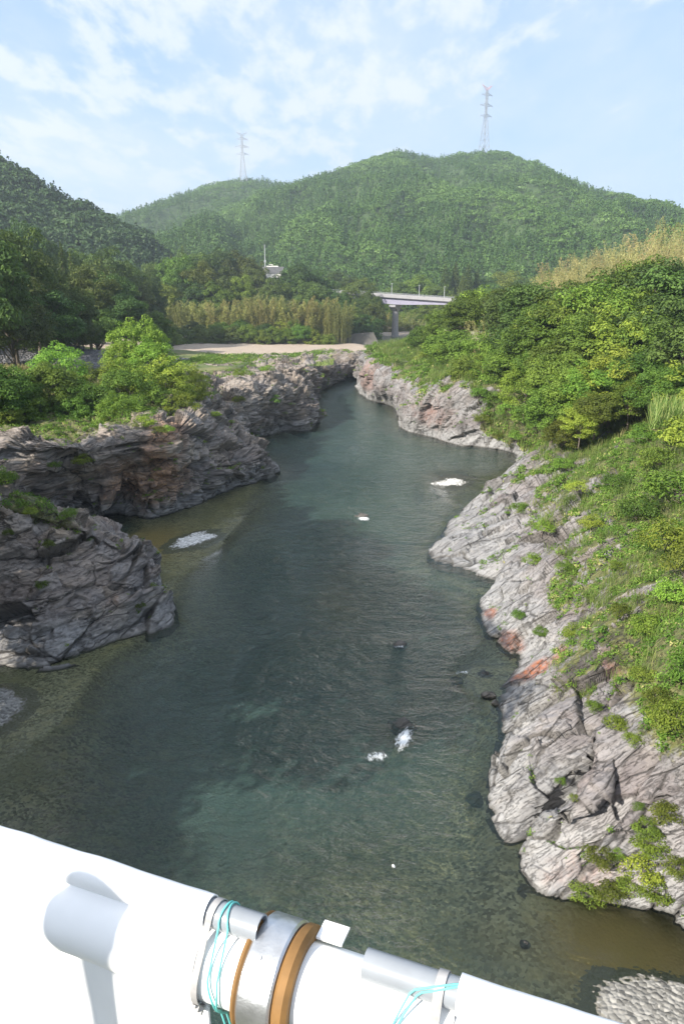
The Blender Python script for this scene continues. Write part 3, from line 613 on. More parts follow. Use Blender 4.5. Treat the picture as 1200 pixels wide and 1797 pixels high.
def bamboo_mesh(name, mat, seed, H=15.0, n=17, rad=1.9, per=330, leaf=0.20, lean=2.2, feather=0.80):
    r = np.random.default_rng(seed); mb = MB(); L = []; NN = []
    for i in range(n):
        a = r.random() * 6.283; q = rad * math.sqrt(r.random()); h = H * (0.65 + 0.35 * r.random()); dr = np.array([math.cos(a), math.sin(a)]) * lean * (0.4 + 0.9 * r.random()) + np.array([1.0, -0.3]) * 0.5
        t = np.linspace(0, 1, 9); base = np.array([math.cos(a) * q, math.sin(a) * q])
        pts = np.c_[base[0] + dr[0] * t ** 2.6, base[1] + dr[1] * t ** 2.6, -0.5 + h * t - 0.7 * t ** 5]; mb.tube(pts, 0.065 * (1 - 0.8 * t), 5, False)
        u = 1 - feather * r.random(per) ** 1.1; c = np.stack([np.interp(u, t, pts[:, k]) for k in range(3)], 1)
        w = 0.85 * np.sin(np.clip((1 - u) / feather, 0, 1) * 2.7 + 0.25) + 0.1; c = c + unit(r.normal(size=(per, 3))) * (w * r.random(per) ** 0.6)[:, None] * np.array([1, 1, 0.7]); c[:, 2] -= 0.25 * r.random(per)
        L.append(c); NN.append(r.normal(size=(per, 3)) + np.array([0, 0, 0.7]))
    L = np.concatenate(L); NN = np.concatenate(NN); V, Fq = leafquads(L, NN, leaf * (0.6 + 0.8 * r.random(len(L))), r, 0.30, 0.9)
    return meshdata(name, V, Fq, mat, {'tone': ('FACE', np.clip(0.45 + 0.25 * r.normal(size=len(L)), 0, 1))}, smooth=False), meshdata(name + "_culms", np.concatenate(mb.v), mb.f, M['culm'], smooth=True)
TREES['bamboo'] = [(*bamboo_mesh("bamboo_foliage", M['bamboo'], s), 14.5, 2.5) for s in (71, 72, 73)]
TREES['straw_bamboo'] = [(*bamboo_mesh("straw_bamboo_foliage", M['straw'], s, n=15, per=130, leaf=0.15, lean=1.6, feather=0.85, rad=2.9), 14.5, 2.5) for s in (81, 82)]
COUNT = {}
def plant(kind, loc, height, radius, label, cat, name, group=None, rz=None):
    lst = TREES[kind]; i = COUNT.get(kind, 0); COUNT[kind] = i + 1; cm, tm, h0, r0 = lst[i % len(lst)]
    o = empty(name, tuple(loc), rng.random() * 6.28 if rz is None else rz, label=label, cat=cat, group=group)
    s = radius / r0; sz = height / h0
    if kind in ('broad', 'dark', 'bright') and sz < 0.88 * s: o.location.z -= (0.88 * s - sz) * h0; sz = 0.88 * s
    o.scale = (s * rng.uniform(.93, 1.07), s * rng.uniform(.93, 1.07), sz)
    p2 = 'culms' if 'bamboo' in kind else ('stem' if 'shrub' in kind else 'trunk'); p1 = 'foliage' if ('bamboo' in kind or 'shrub' in kind) else 'crown'
    obj(p1, cm, o); obj(p2, tm, o); return o
ORD = ["first", "second", "third", "fourth", "fifth", "sixth", "seventh", "eighth", "ninth", "tenth", "eleventh", "twelfth", "thirteenth", "fourteenth", "fifteenth", "sixteenth", "seventeenth", "eighteenth", "nineteenth", "twentieth"]
def ordl(i, n, noun, where):
    if n == 1: return f"{noun} {where}"
    if i == 0: return f"leftmost {noun} {where}"
    if i == n - 1: return f"rightmost {noun} {where}"
    return f"{ORD[i]} {noun} from the left {where}"
def row(noun, where, group, cat, name, items, gzoff=0.0):
    """items: px, top py, distance Y, crown radius, kind"""
    items = sorted(items)
    for i, (px, py, Y, r, kind) in enumerate(items):
        top = PY(px, py, Y); g = float(Gz(top[0], Y)) + gzoff; h = max(top[2] - g, 2.0)
        if h < r * 1.1: g = top[2] - r * 1.5; h = r * 1.5
        plant(kind, (top[0], Y, g), h, r, ordl(i, len(items), noun, where), cat, name, group)
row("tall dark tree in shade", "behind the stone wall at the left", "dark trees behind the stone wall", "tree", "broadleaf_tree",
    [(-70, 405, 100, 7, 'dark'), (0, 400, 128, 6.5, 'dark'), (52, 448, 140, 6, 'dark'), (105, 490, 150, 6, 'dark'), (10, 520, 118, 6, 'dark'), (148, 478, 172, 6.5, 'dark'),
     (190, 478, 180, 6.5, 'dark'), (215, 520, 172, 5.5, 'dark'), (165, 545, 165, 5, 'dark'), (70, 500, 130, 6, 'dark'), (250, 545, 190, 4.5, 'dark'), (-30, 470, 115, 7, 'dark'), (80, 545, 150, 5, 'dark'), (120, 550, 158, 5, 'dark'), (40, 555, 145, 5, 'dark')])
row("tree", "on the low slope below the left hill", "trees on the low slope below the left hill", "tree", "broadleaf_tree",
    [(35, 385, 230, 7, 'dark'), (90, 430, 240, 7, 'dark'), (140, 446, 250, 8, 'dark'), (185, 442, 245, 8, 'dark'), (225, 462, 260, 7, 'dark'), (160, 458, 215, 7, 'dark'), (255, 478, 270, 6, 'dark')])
row("narrow conifer", "among the dark trees at the left", "conifers at the left", "conifer", "conifer_tree", [(106, 424, 185, 3.6, 'conifer'), (122, 440, 195, 3.2, 'conifer'), (320, 430, 350, 4.5, 'conifer'), (300, 445, 350, 4, 'conifer')])
row("rounded tree", "behind the left half of the bamboo grove", "rounded trees behind the bamboo grove", "tree", "broadleaf_tree",
    [(232, 478, 316, 8, 'broad'), (270, 463, 322, 9, 'dark'), (310, 458, 318, 10, 'broad'), (350, 462, 318, 9, 'broad'), (390, 475, 320, 9, 'dark'), (420, 490, 318, 7, 'broad'), (290, 490, 312, 8, 'broad'), (335, 490, 312, 8, 'dark'), (375, 495, 312, 8, 'broad'), (245, 500, 310, 7, 'dark')])
row("dark rounded tree", "around the white building", "dark trees around the white building", "tree", "broadleaf_tree",
    [(335, 444, 350, 10, 'dark'), (375, 436, 362, 11, 'dark'), (415, 445, 362, 9, 'dark'), (445, 470, 355, 8, 'dark'), (448, 460, 375, 7, 'dark'), (518, 466, 362, 11, 'dark'), (555, 478, 372, 9, 'dark'), (480, 492, 345, 7, 'dark'), (545, 492, 345, 9, 'dark')])
row("dark tree", "at the left end of the far bridge", "dark trees at the end of the far bridge", "tree", "broadleaf_tree",
    [(590, 508, 345, 8, 'dark'), (618, 502, 350, 9, 'dark'), (640, 518, 335, 8, 'dark'), (612, 540, 318, 8, 'dark'), (640, 555, 312, 7, 'dark'), (648, 508, 336, 5.5, 'dark'), (655, 530, 325, 5, 'dark'), (585, 530, 330, 8, 'dark')])
row("tree", "at the foot of the mountain behind the far bridge", "trees at the foot of the mountain", "tree", "broadleaf_tree",
    [(a, b, y, r, k) for a, b, y, r, k in [(665, 520, 420, 9, 'broad'), (700, 495, 450, 11, 'dark'), (735, 485, 455, 12, 'broad'), (770, 500, 440, 10, 'dark'), (755, 530, 400, 8, 'broad'), (790, 520, 410, 9, 'dark'), (850, 488, 450, 11, 'dark'), (890, 478, 455, 12, 'broad'),
     (930, 485, 440, 11, 'dark'), (965, 478, 440, 11, 'broad'), (1005, 470, 440, 11, 'dark'), (630, 490, 450, 10, 'broad'), (590, 480, 455, 11, 'dark'), (680, 540, 400, 7, 'broad'), (720, 545, 395, 7, 'broad')]])
row("pointed conifer", "behind the far bridge deck", "pointed conifers behind the far bridge", "conifer", "conifer_tree", [(782, 462, 440, 6, 'conifer'), (800, 458, 445, 6, 'conifer'), (822, 462, 440, 6, 'conifer'), (838, 470, 445, 5, 'conifer'), (812, 480, 430, 5, 'conifer')])
row("low green bush", "in front of the bamboo beside the sand bar", "bushes along the sand bar", "shrub", "river_bush",
    [(a, b, y, r, k) for a, b, y, r, k in [(300, 572, 282, 4, 'broad'), (340, 566, 287, 4, 'dark'), (385, 566, 289, 4, 'broad'), (420, 562, 292, 4, 'broad'), (465, 566, 293, 4, 'dark'), (515, 562, 296, 4, 'broad'), (545, 566, 297, 4, 'broad'), (300, 582, 276, 5, 'broad'), (325, 575, 280, 5, 'dark'), (352, 572, 282, 5, 'broad'), (380, 578, 282, 4.5, 'broad'), (405, 574, 284, 5, 'dark'), (432, 572, 286, 4.5, 'broad'), (458, 580, 286, 4, 'broad'), (480, 574, 288, 4.5, 'broad'),
      (505, 578, 290, 4, 'bright'), (528, 572, 291, 4, 'broad'), (550, 580, 292, 4, 'bright'), (492, 560, 296, 4, 'bright'), (575, 588, 292, 3.5, 'broad'), (280, 585, 268, 4, 'dark')]])
bm = [(232 + 9.3 * i, 528 + 8 * math.sin(i * 1.9) - (8 if i > 20 else 0), 298 + 3 * math.sin(i * 2.7), 3.6) for i in range(41)] + [(430 + 17 * i, 508 + 3.2 * i, 308, 3.6) for i in range(10)]
for px, py, Y, r in bm:
    t = PY(px, py, Y); g = float(Gz(t[0], Y)); plant('bamboo', (t[0], Y, g), t[2] - g, r, "yellowish green bamboo in the dense grove behind the sand bar", "bamboo", "bamboo_clump", "bamboo in the grove behind the sand bar")
row("leafy green tree", "on the right bank below the far bridge", "trees on the right bank below the far bridge", "tree", "broadleaf_tree",
    [(722, 592, 195, 3.2, 'bright'), (746, 574, 180, 4.2, 'broad'), (778, 548, 172, 5, 'broad'), (820, 514, 160, 5.5, 'broad'), (850, 508, 162, 6, 'bright'), (880, 512, 160, 6, 'broad'), (760, 606, 158, 3.6, 'bright'), (790, 580, 145, 5, 'broad'), (738, 625, 160, 2.6, 'bright'), (775, 628, 142, 3.4, 'broad'),
     (845, 585, 130, 4.6, 'bright'), (825, 628, 122, 3.6, 'broad'), (870, 620, 120, 3.6, 'bright')])
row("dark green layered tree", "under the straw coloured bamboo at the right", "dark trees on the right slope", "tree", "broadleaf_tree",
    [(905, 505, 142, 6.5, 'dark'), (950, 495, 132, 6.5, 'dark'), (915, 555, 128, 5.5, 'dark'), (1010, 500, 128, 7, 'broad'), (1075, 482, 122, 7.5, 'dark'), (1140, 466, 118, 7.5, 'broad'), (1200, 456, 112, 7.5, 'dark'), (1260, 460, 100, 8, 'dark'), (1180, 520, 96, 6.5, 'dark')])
row("green layered tree", "in the middle of the right slope", "layered trees on the right slope", "tree", "broadleaf_tree",
    [(895, 610, 116, 3.8, 'broad'), (925, 575, 112, 4.6, 'broad'), (960, 545, 108, 5.5, 'broad'), (1000, 520, 108, 6, 'broad'), (1055, 500, 106, 6.5, 'bright'), (1040, 560, 98, 5.5, 'broad'), (1095, 545, 96, 6, 'bright'), (1150, 560, 94, 6, 'broad'), (1000, 590, 98, 5, 'broad'), (1130, 510, 104, 6, 'broad'), (1230, 560, 85, 6, 'dark'), (960, 600, 104, 4, 'bright')])
row("bushy tree", "at the edge of the meadow above the pale rocks", "bushy trees at the meadow edge", "tree", "broadleaf_tree",
    [(925, 640, 103, 3.4, 'bright'), (985, 625, 92, 4.2, 'broad'), (975, 680, 88, 3.6, 'broad'), (1010, 655, 86, 3.6, 'broad'), (1080, 612, 86, 4.2, 'bright'), (1045, 640, 84, 3.6, 'bright'), (1130, 625, 84, 4, 'broad'), (1110, 668, 80, 2.4, 'bright'), (1050, 690, 80, 2.4, 'broad'), (1165, 650, 78, 3.0, 'broad'), (1215, 640, 76, 3.4, 'bright'), (1020, 715, 80, 2.0, 'bright'), (990, 735, 84, 2.2, 'broad')])
for i in range(34):
    px = 965 + 260 * (i / 33.0); py = 462 - 80 * (i / 33.0) + 12 * math.sin(i * 2.2) + 13 * math.sin(i * 5.1); Y = 165 + 14 * math.sin(i * 1.7); t = PY(px, py, Y); h = 11 + 1.5 * math.sin(i * 3.1)
    plant('straw_bamboo', (t[0], Y, t[2] - h), h, 2.7, "straw coloured bamboo on the ridge above the trees at the right", "bamboo", "bamboo_clump", "straw coloured bamboo on the right ridge")
for px, py, Y, h in [(850, 540, 150, 10), (868, 548, 140, 9), (880, 575, 135, 9), (860, 590, 135, 8)]:
    t = PY(px, py, Y); plant('straw_bamboo', (t[0], Y, t[2] - h), h, 2.2, "pale yellow bamboo stems poking out between green trees right of the bridge", "bamboo", "bamboo_clump", "pale bamboo between the right bank trees")
for px, py, Y, h in [(668, 540, 380, 14), (680, 548, 375, 13), (712, 545, 375, 13), (728, 552, 372, 12), (742, 556, 370, 12)]:
    t = PY(px, py, Y); plant('bamboo', (t[0], Y, t[2] - h), h, 4, "bamboo on the far shore behind the bridge pier", "bamboo", "bamboo_clump", "bamboo behind the bridge pier")
row("light green tree", "on top of the left cliff", "trees on the left cliff top", "tree", "broadleaf_tree",
    [(238, 558, 100, 3.9, 'bright'), (215, 600, 97, 2.8, 'bright'), (262, 598, 97, 3.0, 'bright'), (100, 604, 92, 3.4, 'bright'), (85, 640, 86, 3.6, 'broad'), (140, 672, 86, 2.6, 'bright'), (178, 640, 92, 3.2, 'bright'), (225, 640, 88, 3.6, 'bright'), (280, 628, 93, 3.8, 'bright'), (325, 645, 98, 2.8, 'bright'), (265, 675, 88, 2.4, 'bright'), (210, 690, 82, 2.4, 'bright'),
     (12, 652, 82, 3.2, 'broad'), (-30, 645, 80, 4.0, 'broad'), (45, 690, 82, 2.4, 'broad'), (-10, 705, 79, 2.6, 'broad'), (310, 690, 88, 2.2, 'bright'), (120, 700, 84, 2.2, 'broad')])
row("shaded tree", "beyond the left edge above the near rock", "trees beyond the left edge", "tree", "broadleaf_tree", [(-420, 430, 46, 8, 'dark'), (-620, 330, 38, 8, 'dark'), (-340, 480, 55, 7, 'dark'), (-900, 260, 28, 8, 'dark'), (-1500, 100, 18, 8, 'dark'), (-700, 380, 44, 8, 'dark'), (-1100, 180, 34, 9, 'dark'), (-1900, 0, 22, 9, 'dark')])

row("dark bush", "at the foot of the shaded trees behind the railing", "dark bushes behind the railing", "shrub", "dark_bush", [(a, 545 + (a % 7), 166 + 0.04 * a, 4.5, 'dark') for a in (-60, -20, 20, 55, 90, 130, 165, 200, 235, 270)])
for i, (x, y, h, r, lab) in enumerate([(-35, 22, 12, 6.5, "added tree beyond the frame shading the near left water, farthest of three"), (-35, 10, 13, 6.5, "added tree beyond the frame shading the near left water, middle of three"), (-36, -2, 13, 6.5, "added tree beyond the frame shading the near left water, nearest of three")]):  # unseen trees added and sized to shade the near left water
    plant('dark', (x, y, 9.0), h, r, lab, "tree", "broadleaf_tree", "added shade trees on the near left bank")
# bank look-up: nearest visible bank point under a pixel
for B in (BL, BR): B['px'], B['py'], B['dep'] = proj(B['P'])
def pick(B, px, py):
    d = (B['px'] - px) ** 2 + (B['py'] - py) ** 2; m = np.where((d < 60) & (B['dep'] > 2) & (B['P'][:, 2] > 0.1))[0]
    if len(m) == 0: m = np.array([np.argmin(d + (B['dep'] < 2) * 1e9)])
    return B['P'][m[np.argmin(B['dep'][m])]]
def shrubs(B, noun, where, group, items):
    items = sorted(items)
    for i, (px, py, r, kind) in enumerate(items):
        p = pick(B, px, py); plant(kind, p - np.array([0, 0, 0.12 * r]), r * 1.35, r, ordl(i, len(items), noun, where), "shrub", "shrub", group)
shrubs(BR, "leafy bush", "on the green slope right of the pale rocks", "bushes on the right slope", [(1050, 745, 1.6, 'shrub'), (1120, 770, 1.3, 'bright_shrub'), (1185, 885, 2.4, 'bright_shrub'), (1120, 905, 1.4, 'shrub'), (1160, 960, 1.5, 'bright_shrub'), (1075, 850, 1.1, 'shrub'), (1195, 1190, 1.0, 'bright_shrub'),
    (1180, 1275, .9, 'bright_shrub'), (1130, 1110, .8, 'bright_shrub'), (1175, 1050, .9, 'bright_shrub'), (1095, 1080, .6, 'shrub'), (1200, 1000, 1.2, 'shrub'), (1150, 1230, .6, 'shrub'), (1150, 820, 1.6, 'shrub'), (1190, 780, 2.0, 'bright_shrub')])
shrubs(BR, "low herb clump", "among bare rock on the right slope", "herb clumps on the right rocks", [(930, 985, .7, 'bright_shrub'), (950, 940, .8, 'bright_shrub'), (905, 895, .8, 'bright_shrub'), (985, 1000, .6, 'shrub'), (1010, 860, .9, 'bright_shrub'), (940, 1115, .5, 'bright_shrub'), (900, 1080, .45, 'bright_shrub'), (1000, 1110, .6, 'bright_shrub'), (1035, 930, .8, 'bright_shrub'), (1075, 1000, .5, 'shrub'), (980, 820, 1.0, 'bright_shrub'), (1040, 1240, .4, 'bright_shrub'), (1075, 1270, .45, 'bright_shrub'), (1105, 1300, .4, 'bright_shrub'), (1120, 1190, .5, 'shrub')])
shrubs(BR, "bush", "over the shaded inlet below the right trees", "bushes around the right inlet", [(850, 745, 1.4, 'shrub'), (870, 770, 1.1, 'shrub'), (885, 735, 1.8, 'bright_shrub'), (915, 745, 1.8, 'shrub'), (900, 775, 1.2, 'bright_shrub'), (860, 715, 1.6, 'bright_shrub'), (935, 720, 1.8, 'shrub'), (840, 700, 1.5, 'shrub')])
shrubs(BR, "small plant", "rooted in the big rock at the bottom right", "plants rooted in the near right rocks", [(1045, 1515, .55, 'shrub'), (1028, 1585, .6, 'shrub'), (1062, 1575, .55, 'shrub'), (1120, 1535, .75, 'bright_shrub'), (1148, 1575, .7, 'bright_shrub'), (1100, 1570, .5, 'shrub'), (1140, 1490, .6, 'bright_shrub'), (1180, 1530, .5, 'shrub'), (990, 1375, .28, 'bright_shrub'), (1118, 1412, .22, 'shrub'), (1085, 1500, .30, 'bright_shrub'), (1125, 1460, .5, 'shrub'), (1165, 1440, .6, 'shrub'), (1000, 1400, .22, 'shrub')])
shrubs(BL, "small bush", "rooted in the left cliffs", "bushes rooted in the left cliffs", [(5, 845, 1.2, 'bright_shrub'), (125, 915, .6, 'shrub'), (285, 768, .7, 'shrub'), (250, 745, 1.0, 'bright_shrub'), (155, 815, .8, 'bright_shrub'), (100, 828, .6, 'shrub'), (420, 700, .9, 'shrub'), (485, 715, 1.0, 'bright_shrub'), (380, 725, .6, 'bright_shrub'), (75, 1025, .4, 'shrub'),
    (90, 965, .4, 'shrub'), (255, 1068, .35, 'shrub'), (300, 755, .6, 'bright_shrub'), (60, 900, .5, 'bright_shrub'), (10, 940, .4, 'shrub'), (470, 650, 1.0, 'bright_shrub'), (420, 655, 1.0, 'bright_shrub')])

# ---- ground cover (uncountable)
def cover(name, B, mask, ntuft, nleaf, mat, label, cat, seed, hgt, leaf, blade=False, spread=0.35):
    r = np.random.default_rng(seed); vis = (B['dep'] > 3) & (B['px'] > -150) & (B['px'] < 1350) & (B['py'] < 1900) & (B['P'][:, 2] > 0.35)
    G = B['P'].reshape(*B['sh'], 3); ar = np.linalg.norm(np.cross(np.gradient(G, axis=0), np.gradient(G, axis=1)), axis=2).ravel()
    w = mask * vis * ar / np.maximum(B['dep'], 20) ** 1.1; w = w / w.sum(); idx = r.choice(len(w), ntuft, p=w); p = B['P'][idx]; s = (B['dep'][idx] / 45.0) ** 0.65 * r.uniform(0.55, 1.3, ntuft)
    n = ntuft * nleaf; k = np.repeat(np.arange(ntuft), nleaf); tone = np.clip(np.repeat(r.random(ntuft) * 0.7 + 0.12 * r.normal(size=ntuft) + 0.5 * B['n2'][idx], nleaf) + 0.18 * r.normal(size=n), 0, 1)
    if blade:
        a = r.random(n) * 6.283; lean = r.uniform(0.15, 0.9, n); h = hgt * s[k] * r.uniform(0.5, 1.1, n); o = r.normal(size=(n, 3)) * spread * 0.4 * s[k][:, None]; o[:, 2] = 0
        b = p[k] + o - [0, 0, 0.05]; d = np.c_[np.cos(a), np.sin(a), np.zeros(n)]; sd = np.c_[-np.sin(a), np.cos(a), np.zeros(n)] * (leaf * s[k])[:, None]
        m = b + d * (lean * h * 0.35)[:, None] + np.c_[np.zeros((n, 2)), h * 0.7]; t = b + d * (lean * h)[:, None] + np.c_[np.zeros((n, 2)), h * (1.0 - 0.25 * lean)]
        V = np.stack([b - sd, b + sd, m + sd * .7, t, m - sd * .7], 1).reshape(-1, 3); i = np.arange(n)[:, None] * 5
        Fq = np.concatenate([i + [0, 1, 2, 4], i + [4, 2, 3, 3]]) if False else (i + np.array([0, 1, 2, 4])); 
        V = np.stack([b - sd, b + sd, m + sd * .6, m - sd * .6, m - sd * .6, m + sd * .6, t + sd * .12, t - sd * .12], 1).reshape(-1, 3); Fq = np.arange(8 * n).reshape(2 * n, 4); tone = np.repeat(tone, 2)
    else:
        e = unit(r.normal(size=(n, 3))); e[:, 2] = np.abs(e[:, 2]); c = p[k] + e * (spread * s[k] * r.random(n) ** 0.5)[:, None] * np.array([1, 1, hgt]) + [0, 0, 0.03]
        V, Fq = leafquads(c, e * 0.8 + B['N'][idx][k] * np.sign(B['N'][idx][k][:, 2:3]) * 0.8 + 0.5 * r.normal(size=(n, 3)), leaf * s[k] * r.uniform(0.6, 1.4, n), r, 0.5, 0.3)
    obj(name, meshdata(name, V, Fq, mat, {'tone': ('FACE', tone)}, smooth=False), label=label, cat=cat, kind='stuff')
vR = sstep(0.35, 0.75, BR['veg'] + 0.25 * BR['n2']); gap = sstep(-0.22, 0.2, BR['nn'] * 0.8 + 0.9 * BR['n2'])
cover("ground_cover", BR, vR * gap, 11000, 26, M['herb'], "low leafy herbs covering the right slope above the rocks", "ground cover", 5, 0.8, 0.075)
cover("tall_grass", BR, vR * sstep(0.25, -0.2, BR['nn']), 4200, 22, M['grass'], "tufts of tall green and straw grass on the right slope", "grass", 6, 0.75, 0.012, True, 0.5)
cr_m = BR['crack'] * sstep(0.25, 0.6, BR['nz']) * sstep(1.6, 2.2, BR['T']) * (1 - vR) * sstep(0.1, 0.4, BR['n2'] + BR['nn'])
cover("crevice_plants", BR, cr_m, 900, 16, M['herb'], "small plants growing in cracks of the right rocks", "plants", 8, 0.7, 0.05, False, 0.22)
vL = sstep(0.3, 0.6, BL['veg'] + 0.25 * BL['n2']) * sstep(0.3, 0.6, BL['nz'])
cover("cliff_top_plants", BL, vL, 6000, 22, M['herb'], "low plants and moss on the tops of the left cliffs", "ground cover", 7, 0.8, 0.075)
crl = BL['crack'] * sstep(0.1, 0.45, BL['nz']) * sstep(1.8, 2.4, BL['T']) * (1 - vL) * sstep(0.15, 0.5, BL['n2'] + BL['nn'])
cover("cliff_crevice_plants", BL, crl, 900, 14, M['leaf'], "tufts growing in the ledges of the left cliffs", "plants", 9, 0.7, 0.06, False, 0.22)
# dry grass meadow behind the left trees
def field(name, n, boxf, mat, label, cat, h, w, seed):
    r = np.random.default_rng(seed); x, y = boxf(r, n); z = Gz(x, y); b = np.c_[x, y, z - 0.1]; a = r.random(n) * 6.283; hh = h * r.uniform(0.5, 1.2, n)
    d = np.c_[np.cos(a), np.sin(a), np.zeros(n)]; s = np.c_[-np.sin(a), np.cos(a), np.zeros(n)] * w; t = b + d * (hh * 0.45)[:, None] + np.c_[np.zeros((n, 2)), hh]
    V = np.stack([b - s, b + s, t + s * 0.4, t - s * 0.4], 1).reshape(-1, 3); obj(name, meshdata(name, V, np.arange(4 * n).reshape(n, 4), mat, {'tone': ('FACE', r.random(n))}, smooth=False), label=label, cat=cat, kind='stuff')
field("dry_grass", 22000, lambda r, n: (r.uniform(-62, -24, n), r.uniform(92, 128, n)), M['dry'], "pale dry grass meadow between the left trees and the stone wall", "grass", 0.9, 0.05, 3)
field("bank_grass", 26000, lambda r, n: (lambda y: (np.interp(y, [60, 120, 200, 235], [44, 34, 22, 14]) + r.uniform(-4, 24, n), y))(r.uniform(55, 235, n)), M['grass'], "long green grass under the trees of the right bank", "grass", 1.1, 0.05, 4)
field("reed_patch", 5200, lambda r, n: (lambda y: (0.42 * y + np.abs(r.normal(0, 6, n)), y))(r.uniform(66, 92, n)), M['grass'], "tall pale green reeds on the slope below the right trees", "reeds", 1.7, 0.04, 14)
field("gravel_edge_grass", 9000, lambda r, n: (r.uniform(-34, -2, n), r.uniform(168, 214, n)), M['grass'], "short yellow green grass on the rock plateau before the sand bar", "grass", 0.5, 0.05, 12)

# ---- forests (uncountable)
def far_tree(kind, r, n):
    if kind == 'c':
        t = 0.1 + 0.9 * (1 - np.sqrt(r.random(n))); th = r.random(n) * 6.283; rr = 0.30 * (1 - t) ** 0.75 * (0.6 + 0.4 * r.random(n)); c = np.c_[rr * np.cos(th), rr * np.sin(th), t]; nr = np.c_[np.cos(th), np.sin(th), np.full(n, 0.7)]
        return c, nr + 0.3 * r.normal(size=(n, 3)), 0.078
    e = unit(r.normal(size=(n, 3))); e[:, 2] = np.abs(e[:, 2]) * 0.9 - 0.1; c = e * (0.34 + 0.12 * perlin(e * 2.3 + r.random() * 50))[:, None] * np.array([1.1, 1.1, 1.0]) + [0, 0, 0.55]
    return c, e + np.array([0, 0, 0.2]) + 0.35 * r.normal(size=(n, 3)), 0.088
def forest(name, V, spacing, hgt, nq, label, seed, broadness=0.0, tmax=1.04, xr=(-260, 1500), mat=None):
    r = np.random.default_rng(seed); nt = V.shape[1]; x0, x1 = V[0, 0, 0], V[-1, 0, 0]; area = (x1 - x0) * np.ptp(V[:, :, 1]); n = int(area / spacing ** 2 * 1.0)
    u = r.random(n) * (len(V) - 1.001); v = r.random(n) * (tmax / 1.7) * (nt - 1.001); i = u.astype(int); j = v.astype(int); fu = (u - i)[:, None]; fv = (v - j)[:, None]
    p = V[i, j] * (1 - fu) * (1 - fv) + V[i + 1, j] * fu * (1 - fv) + V[i, j + 1] * (1 - fu) * fv + V[i + 1, j + 1] * fu * fv
    a, b, d = proj(p); k = (a > xr[0]) & (a < xr[1]) & (d > 10) & (b < 620); p = p[k]; n = len(p)
    br = fbm(np.c_[p[:, 0] / 110, p[:, 1] / 150, p[:, 2] / 70], 4) * 1.3 + broadness + 0.10 * r.normal(size=n) > 0.12
    tn = 0.5 + 0.5 * fbm(np.c_[p[:, 0] / 25, p[:, 1] / 40, p[:, 2] / 25], 2); VV = []; TT = []
    tm = {'c': [far_tree('c', r, nq) for _ in range(8)], 'b': [far_tree('b', r, nq) for _ in range(8)]}
    for kind, sel in (('c', ~br), ('b', br)):
        for q in range(8):
            ids = np.where(sel)[0][q::8]; m = len(ids)
            if m == 0: continue
            c, nr, ls = tm[kind][q]; h = hgt * np.clip(r.lognormal(-0.06, 0.20, m), 0.5, 1.5) * (0.95 if kind == 'b' else 1.0); wd = h * r.uniform(0.85, 1.3, m) * (1.25 if kind == 'b' else 1.0); ang = r.random(m) * 6.283; cs, sn = np.cos(ang), np.sin(ang)
            cx = c[None, :, 0] * cs[:, None] - c[None, :, 1] * sn[:, None]; cy = c[None, :, 0] * sn[:, None] + c[None, :, 1] * cs[:, None]
            cc = np.stack([cx * wd[:, None], cy * wd[:, None], np.broadcast_to(c[None, :, 2], cx.shape) * h[:, None]], -1) + p[ids][:, None]
            nx = nr[None, :, 0] * cs[:, None] - nr[None, :, 1] * sn[:, None]; ny = nr[None, :, 0] * sn[:, None] + nr[None, :, 1] * cs[:, None]
            nn = np.stack([nx, ny, np.broadcast_to(nr[None, :, 2], nx.shape)], -1).reshape(-1, 3)
            L, _ = leafquads(cc.reshape(-1, 3), nn, ls * np.repeat(h, nq) * r.uniform(0.7, 1.3, m * nq), r, 0.6); VV.append(L)
            TT.append(np.clip(np.repeat(tn[ids] * 0.75 - 0.1 + (0.28 if kind == 'b' else 0.0) + 0.14 * r.normal(size=m), nq) + 0.08 * r.normal(size=m * nq), 0, 1))
    L = np.concatenate(VV); obj(name, meshdata(name, L, np.arange(len(L)).reshape(-1, 4), mat or M['far'], {'tone': ('FACE', np.concatenate(TT))}, smooth=False), label=label, cat="forest", kind='stuff')
forest("mountain_forest", MOUNT, 4.3, 7.8, 46, "dense green forest covering the broad mountain behind the bridge", 101, 0.05)
forest("back_hill_forest", BACKH, 6.0, 8.5, 40, "hazy forest on the lower hill behind, left of the mountain", 102, 0.0)
forest("left_hill_forest", LEFTH, 3.6, 9.5, 80, "dark conifer forest on the steep hill at the left", 103, -0.18, xr=(-520, 1280), mat=M['far_shaded'])
forest("right_hill_forest", RIGHTH, 5.0, 9.0, 40, "forest on the ridge at the right edge behind the bamboo", 104, -0.1)

# ---------------------------------------------------------------- far bridge
A = PY(640, 513.5, 350); Bq = PY(905, 531, 322); ax = Bq - A; Lb = np.linalg.norm(ax); ax /= Lb; hor = unit(np.array([-ax[1], ax[0], 0.0]))
ex = A - ax * 60; br = empty("road_bridge", tuple(PY(697, 595, 346)), label="pale lavender girder road bridge on one concrete pier far up the river", cat="bridge")
inv = -np.array(br.location)
def quadbeam(mb, p0, p1, w, t0, t1, off=0.0):
    z = np.array([0, 0, 1.0]); V = []
    for p, t in ((p0, t0), (p1, t1)):
        for sy, zz in ((-1, 0), (1, 0), (1, -t), (-1, -t)): V.append(p + hor * (sy * w / 2 + off) + z * zz + inv)
    mb.add(V, [(0, 1, 2, 3), (7, 6, 5, 4), (0, 4, 5, 1), (1, 5, 6, 2), (2, 6, 7, 3), (3, 7, 4, 0)])
pierd = float(np.dot(PY(697, 520, 346) - A, ax)); mb = MB()
L0, L1 = -14.0, Lb + 40
